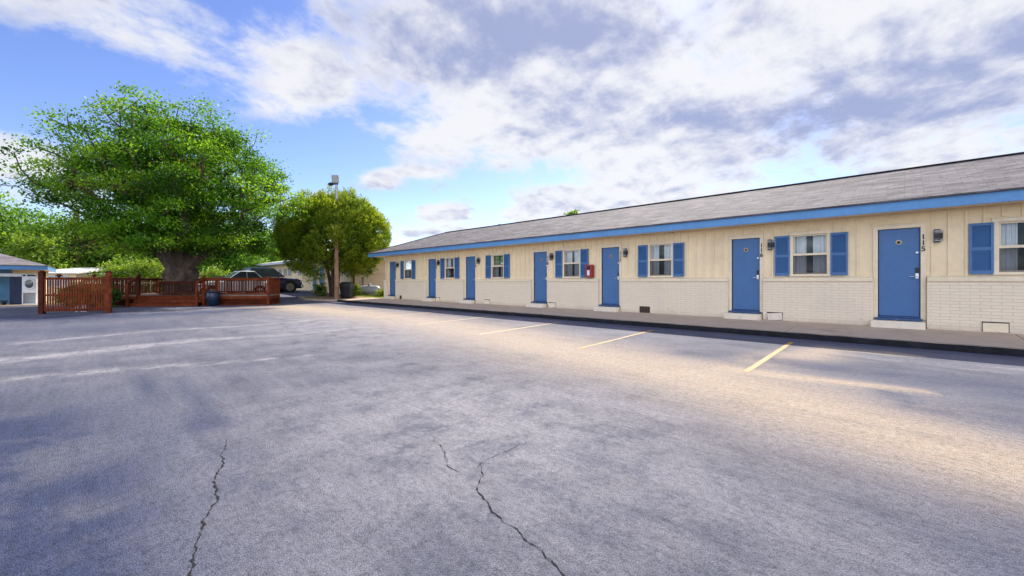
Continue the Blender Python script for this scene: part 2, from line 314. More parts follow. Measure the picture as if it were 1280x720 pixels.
# ------------------------------------------------------------------ mesh builder
XF = {}      # object -> world matrix of the thing's base, so that meshes can be given in world metres
class MB:
    def __init__(s): s.v = []; s.f = []; s.uv = None
    def add(s, vs, fs):
        n = len(s.v); s.v.extend([tuple(v) for v in vs]); s.f.extend([tuple(i + n for i in f) for f in fs]); return s
    def box(s, x0, x1, y0, y1, z0, z1, M4=None):
        x0, x1 = min(x0, x1), max(x0, x1); y0, y1 = min(y0, y1), max(y0, y1); z0, z1 = min(z0, z1), max(z0, z1)
        vs = [(x0, y0, z0), (x1, y0, z0), (x1, y1, z0), (x0, y1, z0), (x0, y0, z1), (x1, y0, z1), (x1, y1, z1), (x0, y1, z1)]
        if M4 is not None: vs = [tuple(M4 @ Vector(v)) for v in vs]
        return s.add(vs, [(0, 3, 2, 1), (4, 5, 6, 7), (0, 1, 5, 4), (1, 2, 6, 5), (2, 3, 7, 6), (3, 0, 4, 7)])
    def bar(s, p0, p1, wd, ht):
        """rectangular bar between two points: wd sideways, ht upwards"""
        p0 = Vector(p0); p1 = Vector(p1); d = (p1 - p0).normalized()
        up = Vector((0, 0, 1)) if abs(d.z) < 0.95 else Vector((1, 0, 0))
        sd = d.cross(up).normalized() * wd / 2; u = sd.cross(d).normalized() * ht / 2
        vs = [p0 - sd - u, p0 + sd - u, p0 + sd + u, p0 - sd + u, p1 - sd - u, p1 + sd - u, p1 + sd + u, p1 - sd + u]
        return s.add(vs, [(0, 1, 2, 3), (7, 6, 5, 4), (0, 4, 5, 1), (1, 5, 6, 2), (2, 6, 7, 3), (3, 7, 4, 0)])
    def tube(s, pts, rads, n=8, cap=True):
        pts = [Vector(p) for p in pts]
        if not hasattr(rads, '__len__'): rads = [rads] * len(pts)
        base = len(s.v); prev = None
        for i, p in enumerate(pts):
            d = (pts[min(i + 1, len(pts) - 1)] - pts[max(i - 1, 0)])
            d = d.normalized() if d.length > 1e-9 else Vector((0, 0, 1))
            if prev is None:
                a = d.orthogonal().normalized()
            else:
                a = prev - d * prev.dot(d); a = a.normalized() if a.length > 1e-6 else d.orthogonal().normalized()
            prev = a; b = d.cross(a)
            for k in range(n):
                t = 2 * math.pi * k / n
                s.v.append(tuple(p + (a * math.cos(t) + b * math.sin(t)) * rads[i]))
        for i in range(len(pts) - 1):
            for k in range(n):
                s.f.append((base + i * n + k, base + i * n + (k + 1) % n, base + (i + 1) * n + (k + 1) % n, base + (i + 1) * n + k))
        if cap:
            s.f.append(tuple(base + k for k in range(n))[::-1]); s.f.append(tuple(base + (len(pts) - 1) * n + k for k in range(n)))
        return s
    def lathe(s, c, prof, n=20, axis='z'):
        """prof: list of (radius, height) from bottom to top"""
        base = len(s.v); c = Vector(c)
        for r, h in prof:
            for k in range(n):
                t = 2 * math.pi * k / n; a, b = r * math.cos(t), r * math.sin(t)
                p = {'z': (a, b, h), 'x': (h, a, b), 'y': (b, h, a)}[axis]
                s.v.append(tuple(c + Vector(p)))
        for i in range(len(prof) - 1):
            for k in range(n):
                s.f.append((base + i * n + k, base + i * n + (k + 1) % n, base + (i + 1) * n + (k + 1) % n, base + (i + 1) * n + k))
        s.f.append(tuple(base + k for k in range(n))[::-1]); s.f.append(tuple(base + (len(prof) - 1) * n + k for k in range(n)))
        return s
    def loft(s, rings, cap=True):
        n = len(rings[0]); base = len(s.v)
        for r in rings: s.v.extend([tuple(p) for p in r])
        for i in range(len(rings) - 1):
            for k in range(n):
                s.f.append((base + i * n + k, base + i * n + (k + 1) % n, base + (i + 1) * n + (k + 1) % n, base + (i + 1) * n + k))
        if cap:
            s.f.append(tuple(base + k for k in range(n))[::-1]); s.f.append(tuple(base + (len(rings) - 1) * n + k for k in range(n)))
        return s
    def build(s, name, m, parent=None, world=True, smooth=False, bevel=0.0, fix=True):
        me = bpy.data.meshes.new(name)
        vs = s.v
        if parent is not None and world and parent in XF:
            inv = XF[parent].inverted(); vs = [tuple(inv @ Vector(v)) for v in vs]
        me.from_pydata(vs, [], s.f)
        if fix:
            bm = bmesh.new(); bm.from_mesh(me); bmesh.ops.recalc_face_normals(bm, faces=bm.faces); bm.to_mesh(me); bm.free()
        if s.uv:
            l = me.uv_layers.new(name='UVMap')
            for p in me.polygons:
                for li in p.loop_indices: l.data[li].uv = s.uv(p, s.v[me.loops[li].vertex_index])
        me.materials.append(M[m] if isinstance(m, str) else m)
        if smooth: me.polygons.foreach_set('use_smooth', [True] * len(me.polygons))
        o = bpy.data.objects.new(name, me); col.objects.link(o)
        if parent is not None:
            o.parent = parent
            if parent in XF: XF[o] = XF[parent]
        if bevel:
            b = o.modifiers.new('bevel', 'BEVEL'); b.width = bevel; b.segments = 2; b.limit_method = 'ANGLE'; b.angle_limit = R(40)
        if smooth and hasattr(me, 'set_sharp_from_angle'): me.set_sharp_from_angle(angle=R(40))
        return o

def tag(o, label, cat, group=None, kind=None):
    o['label'] = label; o['category'] = cat
    if group: o['group'] = group
    if kind: o['kind'] = kind
    return o
def thing(name, label, cat, loc=(0, 0, 0), rz=0.0, group=None):
    o = bpy.data.objects.new(name, None); o.empty_display_size = 0.3; col.objects.link(o)
    o.location = loc; o.rotation_euler = (0, 0, rz)
    XF[o] = Matrix.Translation(Vector(loc)) @ Matrix.Rotation(rz, 4, 'Z')
    return tag(o, label, cat, group)
def structure(o, label=None, cat=None):
    o['kind'] = 'structure'
    o['label'] = label; o['category'] = cat
    return o
def copy_tree(o, parent=None):
    c = o.copy(); col.objects.link(c); c.parent = parent
    for ch in list(o.children): copy_tree(ch, c)
    return c

# ------------------------------------------------------------------ ground
def hgt(x, y):
    """ground height: level lot, rising gently up the drive towards the rear wing"""
    a = np.clip((np.asarray(y, float) - 25.5), 0, 14) * 0.030
    b = np.clip((np.asarray(x, float) - 4.0) / 5.0, 0, 1); b = b * b * (3 - 2 * b)
    return a * b

def seg_mask(X, Y, pts, width):
    """1 on a polyline, falling off with distance (width = half width at each point)"""
    out = np.zeros_like(X)
    for (x0, y0, w0), (x1, y1, w1) in zip([(*p, q) for p, q in zip(pts, width)][:-1], [(*p, q) for p, q in zip(pts, width)][1:]):
        vx, vy = x1 - x0, y1 - y0; L = vx * vx + vy * vy
        t = np.clip(((X - x0) * vx + (Y - y0) * vy) / L, 0, 1)
        d = np.hypot(X - x0 - t * vx, Y - y0 - t * vy); ww = w0 + (w1 - w0) * t
        out = np.maximum(out, np.exp(-(d / ww) ** 2))
    return out

def asphalt_mat():
    m = bpy.data.materials.new('old_asphalt'); m.use_nodes = True; t = NT(m.node_tree); b = t.n['Principled BSDF']
    o = t.node('ShaderNodeTexCoord').outputs['Object']
    def attr(n):
        a = t.node('ShaderNodeAttribute'); a.attribute_name = n; return a.outputs['Fac']
    big = t.noise(o, 0.28, 6, 0.6, 0.6); midn = t.noise(o, 1.3, 6, 0.65, 0.4)
    st = t.noise(t.mapping(o, (1.6, 0.16, 1)), 1.4, 7, 0.68, 0.5)          # wash streaks running along the building
    fine = t.noise(o, 95, 5, 0.75); agg = t.node('ShaderNodeTexVoronoi'); t.put(agg.inputs['Vector'], o); agg.inputs['Scale'].default_value = 190
    agv = agg.outputs['Distance']
    f = t.m('ADD', t.m('MULTIPLY', big, 0.45), t.m('ADD', t.m('MULTIPLY', midn, 0.35), t.m('MULTIPLY', st, 0.3)))
    c = t.mix(t.mapr(f, 0.36, 0.72), (0.066, 0.072, 0.105), (0.168, 0.167, 0.203))
    sand = t.m('MULTIPLY', attr('sand'), t.mapr(t.m('ADD', t.m('MULTIPLY', midn, 0.4), t.m('MULTIPLY', st, 0.6)), 0.12, 0.50))
    c = t.mix(t.m('MULTIPLY', sand, 0.9, clamp=True), c, (0.41, 0.325, 0.245))
    dust_light = t.m('MULTIPLY', attr('dust_light'), t.mapr(t.noise(o, 2.2, 7, 0.75), 0.34, 0.58))
    c = t.mix(t.m('MULTIPLY', dust_light, 0.8, clamp=True), c, (0.34, 0.325, 0.34))
    dk = t.m('MULTIPLY', attr('stain_shade'), t.mapr(midn, 0.25, 0.6))  # dark stains, plus shade painted into the asphalt colour
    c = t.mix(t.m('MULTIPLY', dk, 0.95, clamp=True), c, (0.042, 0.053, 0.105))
    mid2 = t.noise(t.mapping(o, (1.0, 0.6, 1)), 30, 6, 0.8)
    strk = t.noise(t.mapping(o, (3.2, 0.35, 1), (0, 0, 0), (0, 0, 0.05)), 4.5, 6, 0.7)
    sp = t.mapr(t.m('ADD', t.m('MULTIPLY', fine, 0.65), t.m('MULTIPLY', agv, 0.55)), 0.40, 0.66, 0.45, 1.15)
    sp = t.m('MULTIPLY', sp, t.mapr(mid2, 0.36, 0.56, 0.70, 1.08))
    sp = t.m('MULTIPLY', sp, t.mapr(strk, 0.36, 0.60, 0.90, 1.04))
    vo = t.node('ShaderNodeTexVoronoi'); t.put(vo.inputs['Vector'], t.mapping(o, (1, 1, 0.0))); vo.inputs['Scale'].default_value = 1.15
    drip = t.m('MULTIPLY', t.mapr(t.m('ADD', vo.outputs['Distance'], t.m('MULTIPLY', t.noise(o, 9, 4), 0.10)), 0.07, 0.115, 1.0, 0.0), t.mapr(midn, 0.45, 0.6))
    c = t.mix(t.m('MULTIPLY', drip, 0.65), c, (0.035, 0.035, 0.042))
    v = t.node('ShaderNodeVectorMath', operation='SCALE'); t.put(v.inputs[0], c); t.put(v.inputs['Scale'], sp)
    t.put(b.inputs['Base Color'], v.outputs[0]); b.inputs['Roughness'].default_value = 0.85; b.inputs['Specular IOR Level'].default_value = 0.2
    bn = t.node('ShaderNodeBump'); bn.inputs['Strength'].default_value = 0.75; bn.inputs['Distance'].default_value = 0.008
    t.put(bn.inputs['Height'], t.m('ADD', fine, t.m('MULTIPLY', agv, 0.8))); t.l.new(bn.outputs[0], b.inputs['Normal']); return m
M['asphalt'] = asphalt_mat()

def grid_obj(name, xs, ys, m, zfun, attrs=None, keep=None):
    X, Y = np.meshgrid(xs, ys); nx, ny = len(xs), len(ys)
    Z = zfun(X, Y)
    vs = np.stack([X.ravel(), Y.ravel(), Z.ravel()], 1)
    i = np.arange(nx * ny).reshape(ny, nx)
    fs = np.stack([i[:-1, :-1].ravel(), i[:-1, 1:].ravel(), i[1:, 1:].ravel(), i[1:, :-1].ravel()], 1)
    if keep is not None:
        cx = vs[fs].mean(1); fs = fs[keep(cx[:, 0], cx[:, 1])]
    me = bpy.data.meshes.new(name)
    me.vertices.add(len(vs)); me.vertices.foreach_set('co', vs.astype(np.float32).ravel())
    me.loops.add(len(fs) * 4); me.loops.foreach_set('vertex_index', fs.astype(np.int32).ravel())
    me.polygons.add(len(fs)); me.polygons.foreach_set('loop_start', np.arange(0, len(fs) * 4, 4, dtype=np.int32))
    me.update(calc_edges=True); me.validate()
    if attrs:
        for k, fn in attrs.items():
            a = me.attributes.new(k, 'FLOAT', 'POINT'); a.data.foreach_set('value', np.clip(fn(X, Y), 0, 1.2).astype(np.float32).ravel())
    me.polygons.foreach_set('use_smooth', [True] * len(me.polygons))
    me.materials.append(M[m]); o = bpy.data.objects.new(name, me); col.objects.link(o); return o

def f_sand(X, Y):
    m = seg_mask(X, Y, [(3.8, -3.5), (4.35, -0.4), (4.85, 0.6), (5.6, 2.0), (5.9, 4.3), (6.6, 7.0), (7.3, 12), (7.2, 17), (6.8, 22)], [0.7, 0.8, 1.05, 1.3, 1.4, 1.5, 1.6, 1.7, 1.7])
    m2 = seg_mask(X, Y, [(6.3, 1.9), (6.35, 1.0), (6.55, -0.1)], [0.4, 0.28, 0.13])
    m3 = seg_mask(X, Y, [(7.2, 1.6), (8.4, 1.2), (9.4, 1.0)], [0.5, 0.5, 0.35]) * 0.8
    m4 = seg_mask(X, Y, [(9.55, 1.1), (9.6, 0.2), (9.6, -0.2)], [0.16, 0.22, 0.1])
    m5 = seg_mask(X, Y, [(7.6, 14.5), (9.0, 14.0), (9.9, 13.8)], [0.5, 0.5, 0.4]) * 0.3
    return np.maximum.reduce([m, m2 * 1.1, m3, m4, m5])
def f_dust_light(X, Y):
    a = seg_mask(X, Y, [(-1.6, 8.4), (-0.77, 8.2), (0.48, 7.95), (1.4, 7.5), (2.6, 7.2)], [0.17, 0.17, 0.15, 0.10, 0.05])
    b = seg_mask(X, Y, [(-2.2, 10.0), (-0.46, 10.3), (1.65, 10.8), (3.5, 10.3), (5.5, 10.6)], [0.45, 0.4, 0.33, 0.25, 0.12])
    c = seg_mask(X, Y, [(-1.0, 12.8), (1.2, 13.6), (3.4, 13.3), (6, 14)], [0.2, 0.22, 0.25, 0.4])
    d = seg_mask(X, Y, [(1.5, 6.6), (3.2, 5.6), (4.2, 4.6)], [0.22, 0.3, 0.3]) * 0.45
    e = np.exp(-(((X - 5.0) / 3.2) ** 2 + ((Y - 11.5) / 6.5) ** 2)) * 0.6
    g = seg_mask(X, Y, [(8.6, -1.0), (8.9, 1.0), (9.3, -3)], [0.1, 0.05, 0.1]) * 0.5
    h = np.exp(-(((X - 2.5) / 1.7) ** 2 + ((Y - 2.9) / 2.3) ** 2)) * 0.72  # centre foreground painted brighter, imitating lens falloff around it
    return np.maximum.reduce([a, b, c, d, e, g, h])
def f_stain_shade(X, Y):
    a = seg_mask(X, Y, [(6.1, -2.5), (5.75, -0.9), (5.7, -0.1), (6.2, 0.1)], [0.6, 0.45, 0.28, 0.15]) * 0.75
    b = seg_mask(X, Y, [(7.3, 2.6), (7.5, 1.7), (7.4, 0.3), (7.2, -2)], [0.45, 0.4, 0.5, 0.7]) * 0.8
    c = seg_mask(X, Y, [(-1.6, 7.0), (-0.6, 5.4), (-0.25, 3.9), (-0.1, 2.6), (-0.3, 1.5)], [0.9, 0.85, 0.7, 0.48, 0.5]) * 1.2  # left foreground darkened, partly painting in lens falloff
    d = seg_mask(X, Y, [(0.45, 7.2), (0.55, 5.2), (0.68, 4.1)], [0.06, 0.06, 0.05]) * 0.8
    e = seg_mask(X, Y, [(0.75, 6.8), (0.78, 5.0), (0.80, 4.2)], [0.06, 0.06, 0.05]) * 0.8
    f = seg_mask(X, Y, [(10.5, -8), (10.5, 24)], [0.35, 0.35]) * 0.6  # darker strip along the foot of the kerb
    g = np.maximum(np.exp(-(((X - 0.2) / 2.2) ** 2 + ((Y - 15.5) / 2.0) ** 2)) * 0.6, seg_mask(X, Y, [(-3, 21.5), (0.5, 20.3), (3.2, 20.2), (5.5, 21.3)], [1.7, 1.6, 1.3, 0.8]) * 1.05)  # tree's shadow band painted dark on the ground before the fence
    h = seg_mask(X, Y, [(3.4, -2.5), (2.9, -0.8), (2.2, -0.6), (1.7, -.6)], [0.7, 0.6, 0.4, .35]) * 0.9  # right corner painted darker, like lens falloff
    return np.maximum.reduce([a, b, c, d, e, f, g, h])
lot = grid_obj('parking_lot', np.arange(-24, 14.45, 0.16), np.arange(-12, 60, 0.16), 'asphalt', lambda X, Y: hgt(X, Y), dict(sand=f_sand, dust_light=f_dust_light, stain_shade=f_stain_shade),
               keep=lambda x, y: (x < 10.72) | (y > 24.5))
structure(lot, 'worn bluish grey asphalt lot with sandy wash stains and cracks', 'parking lot')
g = MB(); g.v = [(-900, -900, -0.05), (900, -900, -0.05), (900, 900, -0.05), (-900, 900, -0.05)]; g.f = [(0, 1, 2, 3)]
structure(g.build('ground', 'ground'), 'flat dry ground reaching out to the horizon', 'ground')
gl = grid_obj('rear_lawn', np.arange(-30, 6.1, 1.0), np.arange(33.0, 62, 1.0), 'ground', lambda X, Y: hgt(X, Y) + 0.012 + 0 * X)
structure(gl, 'pale dry lawn behind the wooden deck', 'lawn')

def parking_line(y, ya, yb, x0, x1):
    b = MB(); n = 24; wd = 0.040
    rr = random.Random(int(y * 100))
    L = []; Rr = []
    for i in range(n + 1):
        x = x0 + (x1 - x0) * i / n; yy = ya + (yb - ya) * i / n
        L.append((x, yy - wd + rr.uniform(-0.006, 0.006), 0.004)); Rr.append((x, yy + wd + rr.uniform(-0.006, 0.006), 0.004))
    b.v = L + Rr; b.f = [(i, i + 1, n + 2 + i, n + 1 + i) for i in range(n)]
    return b
def line_mat(fade, far=(0.42, 0.285, 0.13)):
    m = bpy.data.materials.new('worn_yellow_line'); m.use_nodes = True; t = NT(m.node_tree); b = t.n['Principled BSDF']
    o = t.node('ShaderNodeTexCoord').outputs['Object']
    nz = t.noise(o, 14, 6, 0.75); big = t.noise(o, 1.2, 3)
    sx = t.node('ShaderNodeSeparateXYZ'); t.l.new(o, sx.inputs[0])
    c = t.mix(t.mapr(sx.outputs[0], 8.2, 10.2), far, (0.40, 0.21, 0.03))
    wear = t.mapr(t.m('ADD', t.m('MULTIPLY', nz, 0.7), t.m('MULTIPLY', big, 0.35)), 0.46 - fade, 0.66 - fade)
    c = t.mix(t.m('MULTIPLY', wear, 0.85), c, (0.20, 0.19, 0.20))
    t.put(b.inputs['Base Color'], c); b.inputs['Roughness'].default_value = 0.8; return m
lm = [line_mat(-0.06), line_mat(-0.03), line_mat(-0.06, (0.56, 0.45, 0.27)), line_mat(0.0)]
for i, (ya, yb, x0, x1) in enumerate([(1.57, 1.66, 6.25, 9.96), (4.33, 4.62, 6.28, 9.93), (7.19, 7.55, 6.38, 9.9), (10.13, 10.6, 6.6, 9.95), (13.12, 13.7, 6.8, 9.85), (16.2, 16.7, 6.9, 9.9), (19.2, 19.7, 6.9, 9.9)]):
    parking_line(ya, ya, yb, x0, x1).build('parking_line', lm[min(2, i)], lot, fix=False)

def crack(pts, wd, seed):
    rr = random.Random(seed); P2 = []
    for (a, b_) in zip(pts[:-1], pts[1:]):
        a = Vector((*a, 0)); b_ = Vector((*b_, 0)); n = max(3, int((b_ - a).length / 0.022))
        for i in range(n): P2.append(a.lerp(b_, i / n))
    P2.append(Vector((*pts[-1], 0)))
    off = 0.0; L = []; Q = []
    for i, p in enumerate(P2):
        d = (P2[min(i + 1, len(P2) - 1)] - P2[max(0, i - 1)]).normalized(); s = Vector((-d.y, d.x, 0))
        off = off * 0.8 + rr.uniform(-0.012, 0.012); hw = wd * (0.25 + rr.random() ** 2 * 1.4) * min(1, 0.25 + 6 * min(i, len(P2) - 1 - i) / len(P2))
        q = p + s * off
        L.append((q.x - s.x * hw, q.y - s.y * hw, 0.003)); Q.append((q.x + s.x * hw, q.y + s.y * hw, 0.003))
    b = MB(); n = len(P2); b.v = L + Q; b.f = [(i, i + 1, n + i + 1, n + i) for i in range(n - 1)]
    return b
crack([(0.76, 3.86), (0.66, 3.45), (0.56, 3.15), (0.50, 2.85), (0.40, 2.55), (0.35, 2.3), (0.31, 2.1), (0.24, 1.6), (0.2, 1.0)], 0.0058, 1).build('crack', 'tar', lot, fix=False)
crack([(1.86, 2.10), (1.72, 1.93), (1.58, 1.80), (1.50, 1.60), (1.47, 1.45), (1.43, 1.25), (1.41, 1.02), (1.36, 0.6)], 0.0042, 2).build('crack', 'tar', lot, fix=False)
crack([(1.92, 2.70), (1.80, 2.45), (1.66, 2.20), (1.64, 2.05)], 0.0025, 3).build('crack', 'tar', lot, fix=False)
crack([(2.40, 2.09), (2.15, 2.1), (1.95, 2.12), (1.74, 2.02)], 0.0024, 4).build('crack', 'tar', lot, fix=False)

# sidewalk and kerb
XC = 10.70
sw = MB(); ys = [-12, -8.5, -5.2, -1.6, 1.9, 5.4, 8.9, 12.4, 15.9, 19.4, 22.8, 25.2]
for a, b_ in zip(ys[:-1], ys[1:]):
    a2, b2 = a + 0.006, b_ - 0.006
    sw.add([(XC, a2, -0.04), (13.02, a2, -0.04), (13.02, b2, -0.04), (XC, b2, -0.04), (XC, a2, 0.127), (13.02, a2, 0.187), (13.02, b2, 0.187), (XC, b2, 0.127)],
           [(0, 3, 2, 1), (4, 5, 6, 7), (0, 1, 5, 4), (1, 2, 6, 5), (2, 3, 7, 6), (3, 0, 4, 7)])
structure(sw.build('sidewalk', 'concrete', bevel=0.008), 'long concrete walk in front of the motel doors', 'sidewalk')
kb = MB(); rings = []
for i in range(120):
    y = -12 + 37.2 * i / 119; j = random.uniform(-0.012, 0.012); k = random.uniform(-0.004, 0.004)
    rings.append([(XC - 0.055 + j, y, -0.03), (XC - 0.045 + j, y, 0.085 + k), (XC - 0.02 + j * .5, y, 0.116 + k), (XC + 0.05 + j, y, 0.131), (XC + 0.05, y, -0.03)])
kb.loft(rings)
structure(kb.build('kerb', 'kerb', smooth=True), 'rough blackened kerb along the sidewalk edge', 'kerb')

# planted dirt island under the round tree
def island_z(X, Y):
    return hgt(X, Y) + 0.10 + 0.03 * np.sin(X * 2.1) * np.sin(Y * 1.7)
poly = [(10.3, 25.9), (11.2, 25.35), (13.0, 25.25), (20, 25.25), (20, 31), (14.0, 31), (12.0, 30.6), (9.9, 29.4), (9.6, 27.5)]
def inpoly(x, y, poly):
    c = np.zeros(x.shape, bool); j = len(poly) - 1
    for i in range(len(poly)):
        xi, yi = poly[i]; xj, yj = poly[j]
        c ^= ((yi > y) != (yj > y)) & (x < (xj - xi) * (y - yi) / (yj - yi + 1e-12) + xi); j = i
    return c
isl = grid_obj('dirt_island', np.arange(9.4, 20.2, 0.2), np.arange(25.1, 31.4, 0.2), 'dirt', island_z, keep=lambda x, y: inpoly(x, y, poly))
structure(isl, 'patch of red dirt and thin grass around the round tree', 'dirt patch')
ik = MB(); rg = []
pp = poly[6:] + poly[:3]
for i in range(len(pp)):
    x, y = pp[i]; h = float(hgt(x, y))
    a = Vector(pp[max(0, i - 1)]); b_ = Vector(pp[min(len(pp) - 1, i + 1)]); d = (b_ - a).normalized(); s = Vector((d.y, -d.x))
    rg.append([(x + s.x * .1, y + s.y * .1, h - .05), (x + s.x * .07, y + s.y * .07, h + .12), (x - s.x * .07, y - s.y * .07, h + .12), (x - s.x * .1, y - s.y * .1, h - .05)])
ik.loft(rg)
structure(ik.build('island_kerb', 'concrete'), 'low concrete edge around the dirt island', 'kerb')

# ------------------------------------------------------------------ main motel building
YE = 23.74; YN = -10.0; XW = 13.10; XB = 19.06
motel = thing('motel_building', 'long low cream motel with blue doors and shutters under a grey shingle roof', 'motel', (13.0, 0, 0))
DOORS = [(0.10, '115'), (3.29, '116'), (7.66, '117'), (10.95, '118'), (15.42, '119'), (18.65, '120'), (22.82, '121')]
WINS = [-1.77, 1.79, 5.80, 9.36, 13.50, 17.08, 21.10]
def wall_y(mb, x0, x1, ya, yb, za, zb, holes):
    cuts = sorted(set([ya, yb] + [h[0] for h in holes] + [h[1] for h in holes]))
    for a, b_ in zip(cuts[:-1], cuts[1:]):
        c = (a + b_) / 2; hz = sorted([(h[2], h[3]) for h in holes if h[0] <= c <= h[1]])
        z = za
        for h0, h1 in hz:
            if h0 > z: mb.box(x0, x1, a, b_, z, h0)
            z = max(z, h1)
        if z < zb: mb.box(x0, x1, a, b_, z, zb)
DZ0, DZ1, DW = 0.40, 2.475, 0.36
WZ0, WZ1, WH = 1.435, 2.475, 0.36
holes = [(c - DW, c + DW, 0.2, DZ1) for c, _ in DOORS] + [(c - WH, c + WH, WZ0, WZ1) for c in WINS]
sd = MB(); wall_y(sd, XW, XW + 0.12, YN, YE, 0.0, 2.86, holes)
y = YN + 0.1
while y < YE:
    # battens stop above door and window heads
    segs = [(1.30, 2.86)]
    for c, _ in DOORS:
        if abs(y - c) < DW + 0.13: segs = [(2.60, 2.86)]
    for c in WINS:
        if abs(y - c) < WH + 0.10: segs = [(2.585, 2.86)]
    for z0, z1 in segs: sd.box(XW - 0.026, XW, y - 0.02, y + 0.02, z0, z1)
    y += 0.2555
sd.box(XW, XB, YE - 0.12, YE, 0, 2.86); sd.box(XW, XB, YN, YN + 0.12, 0, 2.86); sd.box(XB - 0.12, XB, YN, YE, 0, 2.86)
sd.box(XW - 0.02, XW, YE - 0.09, YE + 0.0, 1.36, 2.86)
sd.build('board_and_batten_wall', 'siding', motel, fix=False)
bk = MB(); wall_y(bk, 12.985, XW - 0.003, YN, YE + 0.02, 0.0, 1.245, [(c - DW - 0.10, c + DW + 0.08, -1, 3) for c, _ in DOORS])
bk.build('brick_wainscot', 'brick', motel, fix=False)
lg = MB(); cuts = [YN] + [v for c, _ in DOORS for v in (c - DW - 0.10, c + DW + 0.08)] + [YE + 0.03]
for a, b_ in zip(cuts[::2], cuts[1::2]):
    lg.add([(12.955, a, 1.245), (XW - 0.004, a, 1.245), (XW - 0.004, b_, 1.245), (12.955, b_, 1.245), (12.955, a, 1.325), (XW - 0.004, a, 1.375), (XW - 0.004, b_, 1.375), (12.955, b_, 1.325)],
           [(0, 3, 2, 1), (4, 5, 6, 7), (0, 1, 5, 4), (1, 2, 6, 5), (2, 3, 7, 6), (3, 0, 4, 7)])
lg.build('wainscot_ledge', 'trim', motel, bevel=0.008)
fl = MB(); fl.box(XW + 0.13, XB - 0.13, YN + 0.13, YE - 0.13, 0.0, 0.30); fl.build('floor_slab', 'dark', motel)
bkw = MB(); bkw.box(15.5, 15.56, YN + 0.13, YE - 0.13, 0.31, 2.85); bkw.build('room_partition', 'dark', motel)
# roof
EX0, EX1 = 12.47, 19.69; EY1 = 24.96; EY0 = YN - 1.2; XR = 16.08; ZE = 3.065; ZR = 4.43
run = XR - EX0
rf = MB()
A_, B_, C_, D_ = (EX0, EY0, ZE), (EX0, EY1, ZE), (EX1, EY1, ZE), (EX1, EY0, ZE)
R0, R1 = (XR, EY0 + run, ZR), (XR, EY1 - run, ZR)
t_ = 0.035
dn = lambda p: (p[0], p[1], p[2] - t_)
rf.v = [A_, B_, C_, D_, R0, R1, dn(A_), dn(B_), dn(C_), dn(D_)]
rf.f = [(0, 4, 5, 1), (1, 5, 2), (2, 5, 4, 3), (3, 4, 0), (0, 1, 7, 6), (1, 2, 8, 7), (2, 3, 9, 8), (3, 0, 6, 9), (6, 7, 8, 9)]
sl = math.hypot(run, ZR - ZE) / run
def roof_uv(p, v):
    n = p.normal
    if abs(n.z) > 0.98 or abs(n.z) < 0.2: return (v[1], v[2])
    if abs(n.x) > abs(n.y): return (v[1], (v[0] if n.x < 0 else -v[0]) * sl)
    return (v[0], v[1] * sl)
rf.uv = roof_uv
roof = rf.build('roof', 'shingle', motel, fix=True)
cap = MB()
for p0, p1 in ((R0, R1), (R1, B_), (R1, C_), (R0, A_), (R0, D_)): cap.bar(Vector(p0) + Vector((0, 0, .001)), Vector(p1) + Vector((0, 0, .001)), 0.24, 0.012)
cap.uv = lambda p, v: (v[1] + v[0], v[2])
cap.build('ridge_cap', mat('ridge_cap_shingle', (0.17, 0.155, 0.16), .9, .15, 3.0, .4, 30), roof)
pv = MB(); pv.lathe((16.6, 17.0, 4.2), [(0.05, 0), (0.05, 0.35), (0.07, 0.35), (0.07, 0.40)], 10); pv.build('vent_pipe', 'galv', roof)
pv = MB(); pv.lathe((17.2, 12.5, 3.95), [(0.06, 0), (0.06, 0.42)], 10); pv.build('vent_pipe', 'galv', roof)
fa = MB()
FX = EX0 + 0.035; FY1 = EY1 - 0.035; FY0 = EY0 + 0.035; FXb = EX1 - 0.035
for lo, hi, ins in ((2.815, 2.965, 0.0), (2.965, ZE - t_ - 0.002, 0.022)):
    fa.box(FX + ins, FX + 0.05, FY0 + ins, FY1 - ins, lo, hi)
    fa.box(FX + 0.05, FXb - 0.05, FY1 - 0.05, FY1 - ins, lo, hi); fa.box(FX + 0.05, FXb - 0.05, FY0 + ins, FY0 + 0.05, lo, hi)
    fa.box(FXb - 0.05, FXb - ins, FY0 + ins, FY1 - ins, lo, hi)
fa.build('fascia', 'fascia', motel, fix=False)
so = MB(); so.box(FX + 0.052, XW - 0.022, FY0 + 0.052, FY1 - 0.052, 2.835, 2.855); so.box(XW - 0.022, FXb - 0.052, YE + 0.004, FY1 - 0.052, 2.835, 2.855)
so.box(XW - 0.022, FXb - 0.052, FY0 + 0.052, YN - 0.004, 2.835, 2.855); so.box(XB + 0.004, FXb - 0.052, YN, YE, 2.835, 2.855)
so.build('soffit', 'soffit', motel, fix=False)
# ceiling so that no sun gets into the rooms
ce = MB(); ce.box(XW + 0.005, XB - 0.005, YN + 0.13, YE - 0.13, 2.865, 2.885); ce.build('ceiling', 'dark', motel)

def text_mesh(name, body, size, m, parent, loc, rot, depth=0.004):
    cu = bpy.data.curves.new(name, 'FONT'); cu.body = body; cu.size = size; cu.extrude = depth; cu.align_x = 'CENTER'; cu.align_y = 'CENTER'; cu.offset = 0.003
    tmp = bpy.data.objects.new(name, cu); col.objects.link(tmp)
    bpy.context.view_layer.update()
    me = bpy.data.meshes.new_from_object(tmp.evaluated_get(bpy.context.evaluated_depsgraph_get()))
    bpy.data.objects.remove(tmp); me.name = name
    X = Matrix.Translation(Vector(loc)) @ rot
    if parent in XF: X = XF[parent].inverted() @ X
    me.transform(X); me.materials.clear(); me.materials.append(M[m])
    o = bpy.data.objects.new(name, me); col.objects.link(o); o.parent = parent; XF[o] = XF[parent]; return o
